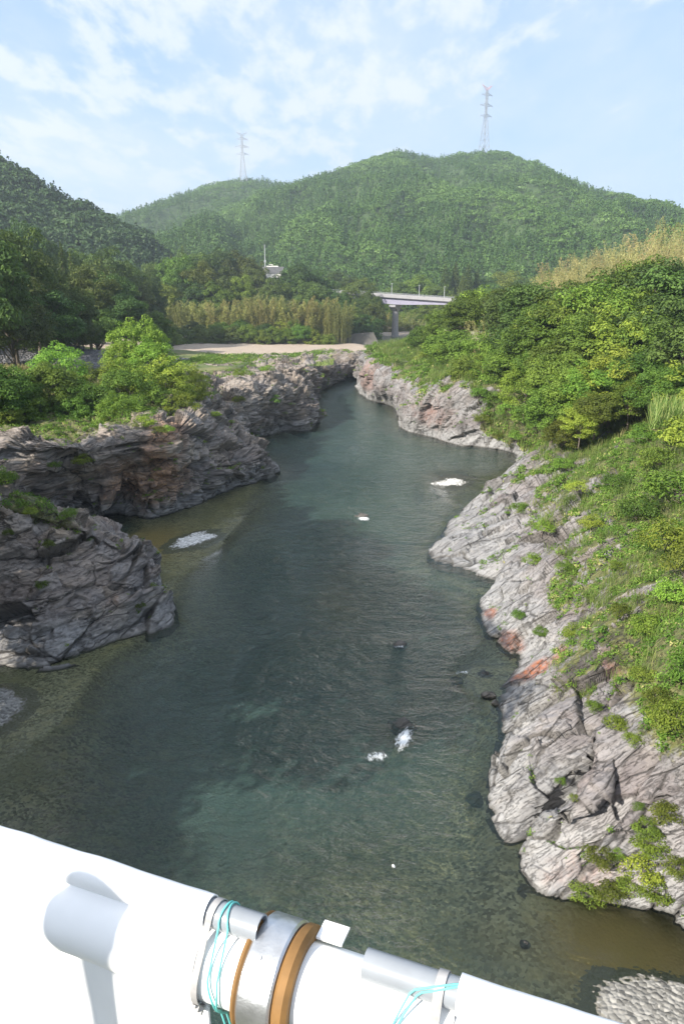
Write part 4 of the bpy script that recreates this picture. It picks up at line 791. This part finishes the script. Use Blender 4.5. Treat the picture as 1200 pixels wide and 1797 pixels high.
quadbeam(mb, A + ax * L0 + [0, 0, -0.9], A + ax * L1 + [0, 0, -0.9], 10.0, 0.35, 0.35); mb.build("deck_slab", M['conc'], br)
mb = MB(); st = np.linspace(L0, L1, 40)
for a0, a1 in zip(st[:-1], st[1:]):
    th = lambda x: 1.3 + 1.5 * math.exp(-((x - pierd) / 17.0) ** 2)
    for off in (-2.6, 2.6): quadbeam(mb, A + ax * a0 + [0, 0, -1.25], A + ax * a1 + [0, 0, -1.25], 2.2, th(a0), th(a1), off)
mb.build("girder", M['girder'], br)
for sd_ in (-1, 1):
    mb = MB(); quadbeam(mb, A + ax * L0, A + ax * L1, 0.3, 0.9, 0.9, sd_ * 4.85); mb.build("parapet", M['conc'], br)
    mb = MB()
    for q in np.arange(L0, L1, 4.0):
        p = A + ax * q + hor * sd_ * 4.85 + inv; mb.tube([p, p + [0, 0, 0.5]], 0.05, 4)
    p0 = A + ax * L0 + hor * sd_ * 4.85 + inv + [0, 0, .5]; p1 = A + ax * L1 + hor * sd_ * 4.85 + inv + [0, 0, .5]; mb.tube([p0, p1], 0.06, 4); mb.build("handrail", M['galv'], br)
pb = A + ax * pierd + [0, 0, -4.2] + inv; yaw = math.atan2(ax[1], ax[0]); H0 = pb[2] + (br.location.z + 1)
mb = MB(); mb.tube([pb + [0, 0, -H0 - 1], pb + [0, 0, -2.0]], [1.65, 1.4], 20); mb.build("pier", M['conc'], br, smooth=True)
mb = MB(); cs, sn = ax[:2]
def cap_pt(x, y, z): return pb + ax * x * [1, 1, 0] + hor * y + [0, 0, z]
mb.add([cap_pt(x, y, z) for (z, hy, hx) in ((-2.6, 1.5, 1.5), (-1.0, 4.3, 1.5), (-0.1, 4.3, 1.5)) for x, y in ((-hx, -hy), (hx, -hy), (hx, hy), (-hx, hy))],
       [(3, 2, 1, 0), (8, 9, 10, 11)] + [(k * 4 + i, k * 4 + (i + 1) % 4, k * 4 + 4 + (i + 1) % 4, k * 4 + 4 + i) for k in (0, 1) for i in range(4)]); mb.build("pier_cap", M['conc'], br)
names = ["leftmost", "second", "third"]
for i, px in enumerate((687, 735, 779)):
    q = PY(px, 519 + (px - 687) * 0.07, 346 - (px - 687) * 0.1); lp = empty("lamp_post", tuple(q), label=f"slim grey lamp post on the far bridge, {['left of the pier', 'middle one of three', 'rightmost of three'][i]}", cat="lamp post", group="lamp posts on the far bridge")
    MB().tube([(0, 0, -.9), (0, 0, 5.2)], [0.16, 0.11], 6).build("post", M['galv'], lp); MB().box((0, 0, 5.3), (0.9, 0.35, 0.16)).build("post_head", M['galv'], lp)

# abutment block below the dark trees, left of the pier
ab = PY(655, 606, 300); MB().add([ab + np.array(v) for v in [(-11, 0, -1), (3, -1, -1), (3, 3, -1), (-11, 4, -1), (-11, 2.5, 4), (0, 1.8, 5), (0, 3, 5), (-11, 4, 4)]], [(3, 2, 1, 0), (4, 5, 6, 7), (0, 1, 5, 4), (1, 2, 6, 5), (2, 3, 7, 6), (3, 0, 4, 7)]).build(
    "concrete_revetment", simple("weathered_concrete", (0.085, 0.08, 0.072), 0.85, var=0.2, scale=0.6), label="sloping concrete revetment below the dark trees left of the bridge pier", cat="revetment")

# ---------------------------------------------------------------- white building and mast
bc = PY(480, 487, 372); bd = empty("white_building", tuple(bc - [0, 0, 5.2]), rz=0.12, label="pale flat roofed building rising above the dark trees on the left", cat="building")
MB().box((0, 0, 2.5), (7.0, 6, 9)).build("wall", M['plaster'], bd)
MB().add([(-3.6, -3.2, 7), (3.6, -3.2, 7), (3.6, 3.2, 7), (-3.6, 3.2, 7), (-5.2, -4.6, 10), (5.0, -4.6, 10), (5.0, 4.6, 10), (-5.2, 4.6, 10)], [(3, 2, 1, 0), (4, 5, 6, 7), (0, 1, 5, 4), (1, 2, 6, 5), (2, 3, 7, 6), (3, 0, 4, 7)]).build("flared_roof", M['roof'], bd)
rf = MB().box((-0.4, 0, 10.25), (5.6, 4, 0.5)).build("roof_curb", M['plaster'], bd)
for x in (-2.2, 0, 2.2):
    w = MB().box((x, -3.03, 4.6), (1.4, 0.14, 1.3)).build("window", M['plaster'], bd); MB().box((x, -3.12, 4.6), (1.15, 0.06, 1.05)).build("pane", M['glass'], w)
MB().box((-1.2, 0, 11.1), (2.0, 1.5, 0.25)).box((-0.4, 0, 10.8), (0.3, 1.2, 0.7)).build("roof_unit", M['plaster'], bd)
mp = PY(465.5, 470, 370); mo = empty("antenna_mast", tuple(mp - [0, 0, 6]), label="tall thin antenna mast beside the pale flat roofed building", cat="mast")
MB().tube([(0, 0, 0), (0, 0, 16.5)], [0.30, 0.14], 8).build("pole", M['galv'], mo); MB().box((0, 0, 9), (0.9, 0.6, 1.0)).build("equipment_box", M['galv'], mo)

# ---------------------------------------------------------------- power pylons
def pylon(px, base_py, top_py, Y, w0, label, red, seed):
    b = PY(px, base_py, Y); t = PY(px, top_py, Y); H = t[2] - b[2] + 10; b[2] -= 10
    o = empty("power_pylon", tuple(b), rz=seed, label=label, cat="pylon", group="power pylons on the hill tops")
    hw = lambda z: max(0.9, w0 / 2 * (1 - z / (H * 0.62)) + 1.1 * min(1, z / (H * 0.6))) if z < H * 0.62 else 1.1
    mb = MB(); lv = list(np.linspace(0, H * 0.62, 8)) + list(np.linspace(H * 0.67, H * 0.93, 8)); r = 0.21
    cor = [(-1, -1), (1, -1), (1, 1), (-1, 1)]
    for a, c in zip(lv[:-1], lv[1:]):
        for k in range(4):
            x, y = cor[k]; x2, y2 = cor[(k + 1) % 4]
            mb.tube([(x * hw(a), y * hw(a), a), (x * hw(c), y * hw(c), c)], r * 1.15, 3, False)
            mb.tube([(x * hw(a), y * hw(a), a), (x2 * hw(c), y2 * hw(c), c)], r * 0.6, 3, False); mb.tube([(x2 * hw(a), y2 * hw(a), a), (x * hw(c), y * hw(c), c)], r * 0.6, 3, False)
            mb.tube([(x * hw(c), y * hw(c), c), (x2 * hw(c), y2 * hw(c), c)], r * 0.6, 3, False)
    mb.build("lattice_tower", M['pyl'], o)
    for z, L in ((H * 0.58, 8.5), (H * 0.72, 9.5), (H * 0.86, 8.0)):
        mb = MB()
        for s in (-1, 1):
            for y in (-1, 1):
                mb.tube([(s * hw(z), y * 1.0, z), (s * L, 0, z + 0.8)], r * .8, 3, False); mb.tube([(s * hw(z), y * 1.0, z + 3.0), (s * L, 0, z + 0.8)], r * .8, 3, False); mb.tube([(s * hw(z), y, z + 3), (s * L * .55, y * .5, z + .4)], r * .6, 3, False)
            mb.tube([(s * L, 0, z + .8), (s * L, 0, z - 1.6)], 0.16, 4)
        mb.build("cross_arm", M['pyl'], o)
    mb = MB(); z = H * 0.93
    for s in (-1, 1):
        for y in (-1, 1):
            mb.tube([(s * 1.1, y, z), (s * 7.5, 0, H)], r * .8, 3, False); mb.tube([(s * 1.1, y, z + 2.2), (s * 7.5, 0, H)], r * .8, 3, False); mb.tube([(s * 1.1, y, z), (s * 1.1, y, z + 2.2)], r * .8, 3, False); mb.tube([(-1.1, y, z), (1.1, y, z + 2.2)], r * .7, 3, False)
        mb.tube([(s * 7.5, 0, H), (-s * 1.1, 0, H * .96)], r * .6, 3, False)
    mb.build("top_arm", M['pylred'] if red else M['pyl'], o)
pylon(849, 264, 149, 990, 11, "tall lattice power pylon with reddish top on the mountain summit", True, 0.5)
pylon(427, 312, 232, 1140, 11, "smaller pale lattice power pylon on the lower hill at the left", False, 0.25)

# ---------------------------------------------------------------- stone wall, railing, sign board at the left
def stone_mat():
    m, n = newmat("rough_stone_blocks"); pos = n('ShaderNodeNewGeometry').outputs['Position']
    v = n('ShaderNodeTexVoronoi', {'Vector': pos, 'Scale': 1.5}); e = n('ShaderNodeTexVoronoi', {'Vector': pos, 'Scale': 1.5}, feature='DISTANCE_TO_EDGE').outputs[0]
    c = n.mix(n('ShaderNodeSeparateColor', {0: v.outputs['Color']}).outputs[0], (0.12, 0.115, 0.12), (0.30, 0.29, 0.30)); c = n.mix(n.remap(e, 0, 0.10), (0.025, 0.025, 0.022), c)
    bp = n('ShaderNodeBump', {'Height': n.remap(e, 0, 0.25), 'Strength': 1.0, 'Distance': 0.25}); out(n, n('ShaderNodeBsdfPrincipled', {'Base Color': c, 'Roughness': 0.85, 'Normal': bp})); return m
M['stone'] = stone_mat()
def revet(name, top, bot, label):
    T0 = np.array([PY(*t) for t in top]); B0 = np.array([PY(*t) for t in bot]); nu = 60; nv = 12; tt = np.linspace(0, len(top) - 1, nu); T1 = cr(T0, tt); B1 = cr(B0, tt)
    f = np.linspace(0, 1, nv)[None, :, None]; G = T1[:, None] * (1 - f) + B1[:, None] * f; G[:, -1, 2] -= 1.5
    G[..., 2] += 0.12 * fbm(G.reshape(-1, 3) * 0.9, 3).reshape(nu, nv); back = T1[:, None] + np.array([0, 5.0, 0.05]); low = back + np.array([0, 0, -7.0]); G = np.concatenate([low, back, G], 1)
    obj(name, meshdata(name, G.reshape(-1, 3), grid_faces(nu, nv + 2)[:, ::-1], M['stone'], smooth=False), label=label, cat="stone wall")
revet("stone_revetment", [(-90, 572, 128), (0, 594, 140), (70, 603, 150), (135, 612, 160)], [(-90, 640, 120), (0, 642, 128), (60, 634, 136), (130, 626, 150)], "dark sloping stone block wall below the railing at the left")
revet("rubble_slope", [(125, 616, 158), (190, 620, 150), (250, 628, 146), (330, 634, 150)], [(60, 640, 138), (170, 650, 128), (250, 660, 124), (330, 660, 130)], "low grey rubble stone slope behind the bright green trees")
fr_ = [PY(-90, 563, 128), PY(0, 585, 140), PY(70, 594, 150), PY(135, 605, 160)]; fo = empty("road_railing", tuple(fr_[1]), label="dark railing with thin posts on top of the stone block wall", cat="railing")
pts = cr(np.array(fr_), np.linspace(0, 3, 26)) - fr_[1]
for k, p in enumerate(pts): MB().tube([p + [0, 0, -1.0], p + [0, 0, 0.25]], 0.07, 5).build("post", M['bark'], fo)
for dz in (0.15, -0.25, -0.6): MB().tube(pts + [0, 0, dz], 0.045, 5).build("rail", M['bark'], fo)
sp_ = PY(120, 600, 156); so_ = empty("sign_board", tuple(sp_ - [0, 0, .9]), rz=0.2, label="small white sign board at the right end of the railing", cat="sign")
MB().box((0, 0.06, 0.95), (2.0, .06, 1.0)).build("board", simple("dark_board", (0.05, 0.05, 0.05)), so_)
for k, (x, h) in enumerate(((-.72, .7), (-.3, .75), (.1, .6), (.45, .7), (.8, .75))): MB().box((x, 0.0, 0.95 + 0.05 * (k % 2)), (.30, .04, h)).build("white_panel", simple("white_board", (0.85, 0.85, 0.85)), so_)
for x in (-.9, .9): MB().tube([(x, .1, -2), (x, .1, 1.3)], 0.05, 6).build("post", M['galv'], so_)
MB().box((1.0, 0.9, -1.2), (4.0, 1.2, 2.2)).build("base_block", M['stone'], so_)

# ---------------------------------------------------------------- gravel bars, riffles, stones in the water
def mound(name, px, py, rx, ry, h, rz, label, seed, mat='bar'):
    c = P(px, py); n = 120; x = np.linspace(-1.5, 1.5, n); X, Y = np.meshgrid(x, x, indexing='ij'); p = np.c_[X.ravel() * 1.3 + seed, Y.ravel() * 1.3, np.zeros(n * n)]
    z = h - 0.17 * (X ** 2 + Y ** 2) + 0.07 * fbm(p * 1.5, 2).reshape(n, n) + 0.07 * fbm(p * 10, 3).reshape(n, n); 
    z = np.where(z < -0.16, -2.5, z); V = np.stack([X * rx, Y * ry, z], -1).reshape(-1, 3); o = obj(name, meshdata(name, V, grid_faces(n, n), M[mat], smooth=True), kind='structure'); o.location = (c[0], c[1], 0); o.rotation_euler.z = rz
mound("gravel_bar", 342, 947, 2.3, 4.0, 0.07, -0.5, "", 1.0, "barw")
mound("gravel_bar", 786, 847, 3.2, 5.0, 0.04, -0.6, "", 9.0, "barw")
mound("gravel_bar", 1185, 1800, 2.8, 1.8, 0.16, -0.3, "", 17.0)
mound("gravel_bar", -14, 1246, 2.4, 3.0, 0.10, 0.2, "", 23.0)
def boulder(px, py, r, label, seed, zoff=-0.15, sc=(1, 1, .5), mat='rock'):
    c = P(px, py); n = 40; th = np.linspace(0, 2 * math.pi, n); ph = np.linspace(0.01, math.pi - 0.01, 22); A_, B_ = np.meshgrid(th, ph, indexing='ij')
    d = np.stack([np.cos(A_) * np.sin(B_), np.sin(A_) * np.sin(B_), np.cos(B_)], -1).reshape(-1, 3); f1, f2, h, dl = worley(d * 1.3 + seed); rr = r * (0.8 + 0.35 * RND[h, 6] + 0.3 * (dl * (RND[h, 3:6] - .5)).sum(1) + 0.1 * fbm(d * 3, 3))
    V = d * rr[:, None] * np.array(sc); z0 = np.zeros(len(V)); o = obj("boulder", meshdata("boulder", V, grid_faces(n, 22), M['rock'], {k: ('POINT', z0) for k in ('crack', 'veg', 'rust', 'cell')} | {'dark': ('POINT', z0 + .7)}), label=label, cat="rock", group="rocks standing in the river"); o.location = (c[0], c[1], zoff)
boulder(636, 906, .75, "small dark rock breaking the water in the middle of the river", 3)
boulder(702, 1130, .55, "flat dark rock just under the surface right of midstream", 5, -.12)
boulder(705, 1268, .75, "submerged brown rock above the white riffle", 7, -.25)
boulder(856, 1222, .38, "pale pointed rock at the foot of the rusty ledge", 11, .05, (1.3, .8, .6))
boulder(850, 1180, .55, "low dark rock in the water beside the rusty ledge", 13, -.24)
boulder(800, 1190, .4, "tiny flat rock awash left of the rusty ledge", 17, -.2)
boulder(835, 1395, .5, "half sunk rock at the foot of the big pale slab", 19, -.26)
boulder(930, 1560, .55, "sunken rock under the tip of the big near rock", 23, -.32, (1.4, 1, .5))
boulder(922, 1655, .22, "small dark square stone on the shallow bed near the inlet", 29, -.1)
def foam_mat():
    m, n = newmat("white_foam"); pos = n('ShaderNodeTexCoord').outputs['Object']; g = attr(n, 'fade'); nz = n.noise(n.mapping(pos, (5, 1.8, 5)), 1.3, 8, 0.75, 0.8)
    a = n.remap(n.math('ADD', nz, g), 0.80, 1.0); d = n('ShaderNodeBsdfDiffuse', {'Color': (0.8, 0.82, 0.83, 1)}); tr = n('ShaderNodeBsdfTransparent')
    out(n, n('ShaderNodeMixShader', {0: a, 1: tr.outputs[0], 2: d.outputs[0]})); return m
M['foam'] = foam_mat()
def foam(px, py, lx, ly, rz, label, amt=0.55):
    c = P(px, py); n = 40; x = np.linspace(-1, 1, n); X, Y = np.meshgrid(x, x, indexing='ij'); q = np.c_[X.ravel() * 2 + px, Y.ravel() * 2 + py, np.zeros(n * n)]
    z = 0.02 + 0.10 * np.exp(-(X ** 2 + Y ** 2) * 3) + 0.035 * np.abs(fbm(q, 3).reshape(n, n)); V = np.stack([X * lx, Y * ly, z], -1).reshape(-1, 3); g = amt * (1 - np.sqrt(X ** 2 + Y ** 2)).ravel()
    o = obj("foam_patch", meshdata("foam_patch", V, grid_faces(n, n), M['foam'], {'fade': ('POINT', g)}), label=label, cat="foam", kind='stuff'); o.location = (c[0], c[1], 0.0); o.rotation_euler.z = rz
foam(708, 1298, .75, 2.1, -0.35, "white water pouring over the submerged rock", .62)
foam(660, 1330, 1.3, .9, 0.3, "thin foam trailing left below the white riffle", .50)
foam(638, 911, 1.2, 1.5, 0.0, "white splash around the small rock in midstream", .6)
foam(700, 1137, .8, .5, 0.3, "faint foam behind the flat rock right of midstream", .45)
foam(812, 1182, 1.0, .5, 0.2, "foam lines beside the rusty ledge", .45)
foam(690, 1522, .14, .2, 0.3, "tiny white splash in the near water", .8)
foam(760, 968, .8, 1.6, 0.5, "foam streaks off the tip of the pale ledge", .42)

# ---------------------------------------------------------------- foreground railing pipe
M['white'] = simple("white_pipe_paint", (0.88, 0.88, 0.88), 0.45, var=0.02, scale=30); M['cloth'] = simple("white_tarpaulin", (0.90, 0.90, 0.91), 0.6, var=0.03, scale=12)
M['pvc'] = simple("grey_plastic_pipe", (0.26, 0.28, 0.31), 0.3, var=0.06, scale=25); M['steel'] = simple("brushed_steel_band", (0.62, 0.63, 0.65), 0.34, 0.85, var=0.15, scale=40, bump=0.1)
M['rub'] = simple("tan_rubber", (0.22, 0.115, 0.035), 0.75, var=0.25, scale=18); M['tie'] = simple("grey_strap", (0.36, 0.35, 0.35), 0.6, var=0.15, scale=60); M['teal'] = simple("teal_cord", (0.16, 0.58, 0.56), 0.5, var=0.1, scale=90)
HP = 0.90; q0 = P(0, 1542, CAMH - HP); q1 = P(500, 1718, CAMH - HP); u_ = unit(q1 - q0); n_ = np.array([-u_[1], u_[0], 0.0])   # n_ points away from the camera
RP = 0.056; UP = np.array([0, 0, 1.0])
def onp(px, py):   # length along the pipe of the pixel on its centre line
    p = P(px, py, CAMH - HP); return float(np.dot(p - q0, u_))
def pt_(s, a=0.0, b=0.0): return q0 + u_ * s + n_ * a + UP * b
ro = q0.copy()
def sweep(mb, s0, s1, cs, ns, wob=0.0, seed=0.0):
    """sweep a cross-section (list of (a,b)) along the pipe"""
    cs = np.array(cs); m = len(cs); ss = np.linspace(s0, s1, ns); V = []
    for s in ss:
        k = 1 + wob * perlin(np.c_[cs * 30 + seed, np.full(m, s * 22)]); cen = cs.mean(0)
        V += [pt_(s, *(cen + (c - cen) * kk)) - ro for c, kk in zip(cs, k)]
    F = [(i * m + j, i * m + (j + 1) % m, (i + 1) * m + (j + 1) % m, (i + 1) * m + j) for i in range(ns - 1) for j in range(m)]
    F += [tuple(range(m))[::-1], tuple((ns - 1) * m + j for j in range(m))]; mb.add(V, F); return mb
circ = lambda r, a=0.0, b=0.0, n=40: [(a + r * math.cos(t), b + r * math.sin(t)) for t in np.linspace(0, 2 * math.pi, n, endpoint=False)]
rl = empty("bridge_rail_pipe", tuple(ro), label="thick white painted rail pipe crossing the foreground", cat="railing")
sweep(MB(), -1.2, 1.6, circ(RP, n=64), 3).build("pipe", M['white'], rl, smooth=True)
TR = 0.0185; tb = RP + TR - 0.001
sA = onp(370, 1672); sB = onp(462, 1705); sC = onp(640, 1768); sD = onp(800, 1825)
g1 = empty("grey_pipe_stub", tuple(ro), label="grey plastic pipe end on top of the rail, left of the steel ring", cat="pipe", group="grey pipes on the rail")
def tubeshell(mb, s0, s1, ra, rb, b): 
    ss = [s0, s1]; m = 36; V = []
    for r_ in (ra, rb):
        for s in ss: V += [pt_(s, r_ * math.cos(t), b + r_ * math.sin(t)) - ro for t in np.linspace(0, 2 * math.pi, m, endpoint=False)]
    F = []
    for j in range(m):
        k = (j + 1) % m; F += [(j, k, m + k, m + j), (2 * m + k, 2 * m + j, 3 * m + j, 3 * m + k), (m + j, m + k, 3 * m + k, 3 * m + j), (k, j, 2 * m + j, 2 * m + k)]
    return mb.add(V, F)
tubeshell(MB(), sA - 0.9, sB, TR, TR - 0.0025, tb).build("tube", M['pvc'], g1, smooth=True)
g2 = empty("grey_pipe_stub", tuple(ro), label="grey plastic pipe end on top of the rail, right of the steel ring", cat="pipe", group="grey pipes on the rail")
tubeshell(MB(), sC, sD + 0.7, TR, TR - 0.0025, tb).build("tube", M['pvc'], g2, smooth=True)
# tarpaulin sleeves: wrap the thin pipe and fall on to the thick one
def sleeve_cs(r1, r2):
    P1 = [(r1 * math.cos(t), tb + r1 * math.sin(t)) for t in np.linspace(R(0), R(222), 26)]; P2 = [(-r2 * math.cos(t), r2 * math.sin(t)) for t in np.linspace(R(60), R(-75), 18)]
    Q2 = [(-(r2 - .002) * math.cos(t), (r2 - .002) * math.sin(t)) for t in np.linspace(R(-75), R(60), 18)]; Q1 = [((r1 - .002) * math.cos(t), tb + (r1 - .002) * math.sin(t)) for t in np.linspace(R(222), R(0), 26)]
    return P1 + P2 + Q2 + Q1
sl1 = sweep(MB(), -1.2, sA + 0.005, sleeve_cs(TR + .0045, RP + .0045), 90, 0.05, 1.0).build("tarpaulin_sleeve", M['cloth'], None, smooth=True, label="white tarpaulin wrapped over the pipes at the left, hanging below as a panel", cat="tarpaulin"); sl1.location = tuple(ro)
sl2 = sweep(MB(), sD, 1.6, sleeve_cs(TR + .0045, RP + .0045), 50, 0.035, 5.0).build("tarpaulin_sleeve", M['cloth'], None, smooth=True, label="white tarpaulin sleeve over the pipes at the bottom right", cat="tarpaulin"); sl2.location = tuple(ro)
# hanging panel
pn = MB(); nu, nv = 90, 30; V = []; s_end = onp(428, 1692) - 0.035
for i in range(nu):
    s = -0.8 + (s_end + 0.8) * i / (nu - 1)
    for j in range(nv):
        b = -0.035 - 0.55 * j / (nv - 1); V.append(pt_(s, -0.036 + 0.006 * math.sin(s * 17 + b * 5) * min(1, j / 6) + 0.004 * math.sin(s * 41), b) - ro)
V = np.array(V); Fp = grid_faces(nu, nv); V2 = V + n_ * 0.002; 
pn.add(V, Fp); pn.add(V2, Fp[:, ::-1]); pno = pn.build("hanging_panel", M['cloth'], sl1, smooth=True)
h_ = sweep(MB(), s_end - .012, s_end - .001, [(-.040, -.585), (-.037, -.585), (-.037, -.05), (-.040, -.05)], 2).build("hem", M['cloth'], pno)
# steel ring with tan rubber flanges
sR = onp(487, 1713); rg = empty("pipe_clamp_ring", tuple(ro), label="broad steel band between tan rubber rings around the white pipe", cat="clamp")
def ring(mb, s0, s1, ri, ro_, bev=0.003, n=72):
    prof = [(s0, ri), (s0, ro_ - bev), (s0 + bev, ro_), (s1 - bev, ro_), (s1, ro_ - bev), (s1, ri)]; V = []
    for t in np.linspace(0, 2 * math.pi, n, endpoint=False): V += [pt_(s, r_ * math.cos(t), r_ * math.sin(t)) - ro for s, r_ in prof]
    m = 6; return mb.add(V, [(i * m + j, i * m + (j + 1) % m, ((i + 1) % n) * m + (j + 1) % m, ((i + 1) % n) * m + j) for i in range(n) for j in range(m)])
ring(MB(), sR - .026, sR + .022, RP + .002, .0750).build("steel_band", M['steel'], rg, smooth=True)
ring(MB(), sR - .034, sR - .026, RP + .001, .0740).build("rubber_ring", M['rub'], rg, smooth=True)
ring(MB(), sR + .022, sR + .044, RP + .001, .0740, .006).build("rubber_ring", M['rub'], rg, smooth=True)
for k, (a_, s_) in enumerate(((118, -.006), (140, .004))):
    t = R(a_); c = pt_(sR + s_, .0753 * math.cos(t), .0753 * math.sin(t)) - ro; MB().tube([c, c + (n_ * math.cos(t) + UP * math.sin(t)) * .0015], .0022, 10).build("rivet", M['galv'], rg)
bkt = MB(); 
for zz in (0,): bkt.add([pt_(sR + s, a, b) - ro for s, a, b in [(.045, .03, .052), (.082, .03, .052), (.082, .062, .050), (.045, .062, .050), (.045, .03, .056), (.082, .03, .056), (.082, .062, .054), (.045, .062, .054)]], [(3, 2, 1, 0), (4, 5, 6, 7), (0, 1, 5, 4), (1, 2, 6, 5), (2, 3, 7, 6), (3, 0, 4, 7)])
bkt.build("flat_bracket", M['white'], rg)
# straps and cords follow the outline of both pipes
def wrap(s, r1, r2, a0, a1, n=60):
    """outline in the cross-section plane from the far side over the thin pipe and down the near side"""
    far = [(r1 * math.cos(t), tb + r1 * math.sin(t)) for t in np.linspace(R(a0), R(170), n // 2)]; near = [(-r2 * math.cos(t), r2 * math.sin(t)) for t in np.linspace(R(22), R(a1), n // 2)]
    return far + near
def ribbon(mb, path, w, th, srow):
    V = []; pa = np.array(path); tn = unit(np.gradient(pa, axis=0)); nr = np.c_[-tn[:, 1], tn[:, 0]]; cen = np.array([0, tb * .4]); sg = np.sign(((pa - cen) * nr).sum(1))[:, None]; nr = nr * sg
    for (a, b), (na, nb), s in zip(pa, nr, srow):
        for ds, k in ((-w / 2, 0), (w / 2, 0), (w / 2, th), (-w / 2, th)): V.append(pt_(s + ds, a + na * k, b + nb * k) - ro)
    m = len(pa); F = [(i * 4 + j, i * 4 + (j + 1) % 4, i * 4 + 4 + (j + 1) % 4, i * 4 + 4 + j) for i in range(m - 1) for j in range(4)] + [(3, 2, 1, 0), tuple(m * 4 - 4 + j for j in range(4))]
    return mb.add(V, F)
stp = empty("cable_tie", tuple(ro), label="grey buckled strap around both pipes, left of the teal cord", cat="strap", group="straps on the rail")
pw = wrap(0, TR + .001, RP + .0052, -20, -62); sr_ = np.linspace(sA + .018, sA + .006, len(pw)); ribbon(MB(), pw, .0095, .0016, sr_).build("band", M['tie'], stp, smooth=True)
t = R(-38); c = (-(RP + .006) * math.cos(t), (RP + .006) * math.sin(t)); bb = MB()
for (ds, da, w, h, d) in ((0, 0, .013, .020, .007), (.001, 0, .017, .006, .009), (-.002, 0, .010, .03, .004)):
    out_ = np.array([-math.cos(t), math.sin(t)]); tg = np.array([out_[1], -out_[0]]); V = []
    for k in (0, d):
        for x, y in ((-w, -h), (w, -h), (w, h), (-w, h)): q = np.array(c) + out_ * k + tg * y / 2; V.append(pt_(sA + .007 + ds + x / 2, *q) - ro)
    bb.add(V, [(3, 2, 1, 0), (4, 5, 6, 7), (0, 1, 5, 4), (1, 2, 6, 5), (2, 3, 7, 6), (3, 0, 4, 7)])
bb.build("buckle", M['tie'], stp, bevel=.001)
stp2 = empty("cable_tie", tuple(ro), label="pale grey strap around both pipes under the right teal cord", cat="strap", group="straps on the rail"); sE = onp(772, 1815)
pw = wrap(0, TR + .001, RP + .0012, -20, -80); ribbon(MB(), pw, .012, .0016, np.linspace(sE, sE - .004, len(pw))).build("band", M['tie'], stp2, smooth=True)
tc_ = empty("teal_cord", tuple(ro), label="thin teal cord looped over the grey pipe beside the buckled strap", cat="cord", group="teal cords")
for k, (d0, d1, d2) in enumerate(((.0, .012, .03), (.010, .020, .036))):
    pw = np.array(wrap(0, TR + .0022, RP + .0045, -10, -50, 50)); pa = [pt_(sA + .026 + d0 + (d1 - d0) * i / 50 + .003 * math.sin(i * .21 + k * 2), a, b) - ro for i, (a, b) in enumerate(pw)]
    e = pa[-1] + ro; pa += [e - ro + UP * (-.03 * j) + u_ * (.004 * j + .002 * math.sin(j + k)) + n_ * 0.002 * j for j in range(1, 16)]
    MB().tube(pa, .0014, 8).build("strand", M['teal'], tc_, smooth=True)
tc2 = empty("teal_cord", tuple(ro), label="teal cord trailing over the right grey pipe and across the white pipe", cat="cord", group="teal cords")
for k in range(2):
    pa = []
    for i, f in enumerate(np.linspace(0, 1, 40)):
        ang = R(95) + R(75 + 10 * k) * f ** 1.2; s = sE + .045 - (.20 + .015 * k) * f
        if f < .35: r_ = TR + .0022; a, b = r_ * math.cos(R(70) + R(95) * f / .35), tb + r_ * math.sin(R(70) + R(95) * f / .35)
        else: g = (f - .35) / .65; t2 = R(30 - 45 * g); r_ = RP + .002; a1_, b1_ = -r_ * math.cos(t2), r_ * math.sin(t2); a0_, b0_ = (TR + .0022) * math.cos(R(165)), tb + (TR + .0022) * math.sin(R(165)); w = min(1, g * 5); a, b = a0_ * (1 - w) + a1_ * w, b0_ * (1 - w) + b1_ * w
        pa.append(pt_(s + .004 * math.sin(f * 9 + k * 2), a, b) - ro)
    MB().tube(pa, .0013, 8).build("strand", M['teal'], tc2, smooth=True)

# unseen bracket and post, added left of the frame to shadow the tarpaulin
SD = np.array(SUN_DIR); hd = P(160, 1618, CAMH - .875) + SD * 1.55; lb = empty("shadow_bracket", tuple(ro), label="small round lamp on a bracket reaching back from the rail, beyond the left edge", cat="lamp")
bs = pt_(-1.1, 0, -.05); MB().tube([hd - ro + [0, 0, -.9], hd - ro], .032, 12).build("post", M['galv'], lb); MB().tube([bs - ro, (bs + hd) / 2 - ro + [0, 0, -.55], hd - ro + [0, 0, -.85]], .02, 8).build("arm", M['galv'], lb)
MB().tube([hd - ro + [0, 0, -.07], hd - ro + [0, 0, -.05], hd - ro + [0, 0, 0], hd - ro + [0, 0, .05], hd - ro + [0, 0, .075]], [.03, .05, .062, .05, .01], 20).build("post_head", M['galv'], lb, smooth=True)

# ---------------------------------------------------------------- haze
def haze():
    m = bpy.data.materials.new("haze_air"); m.use_nodes = True; n = NT(m.node_tree)
    v = n('ShaderNodeVolumePrincipled', {'Color': (0.78, 0.90, 1.0, 1), 'Density': 0.00027, 'Anisotropy': 0.25}); o = n('ShaderNodeOutputMaterial'); n.l.new(v.outputs[0], o.inputs['Volume'])
    mb = MB(); mb.box((0, 900, 145), (4400, 2600, 310)); mb.build("haze", m, kind='stuff', label="thin pale summer haze filling the valley", cat="haze")
haze()
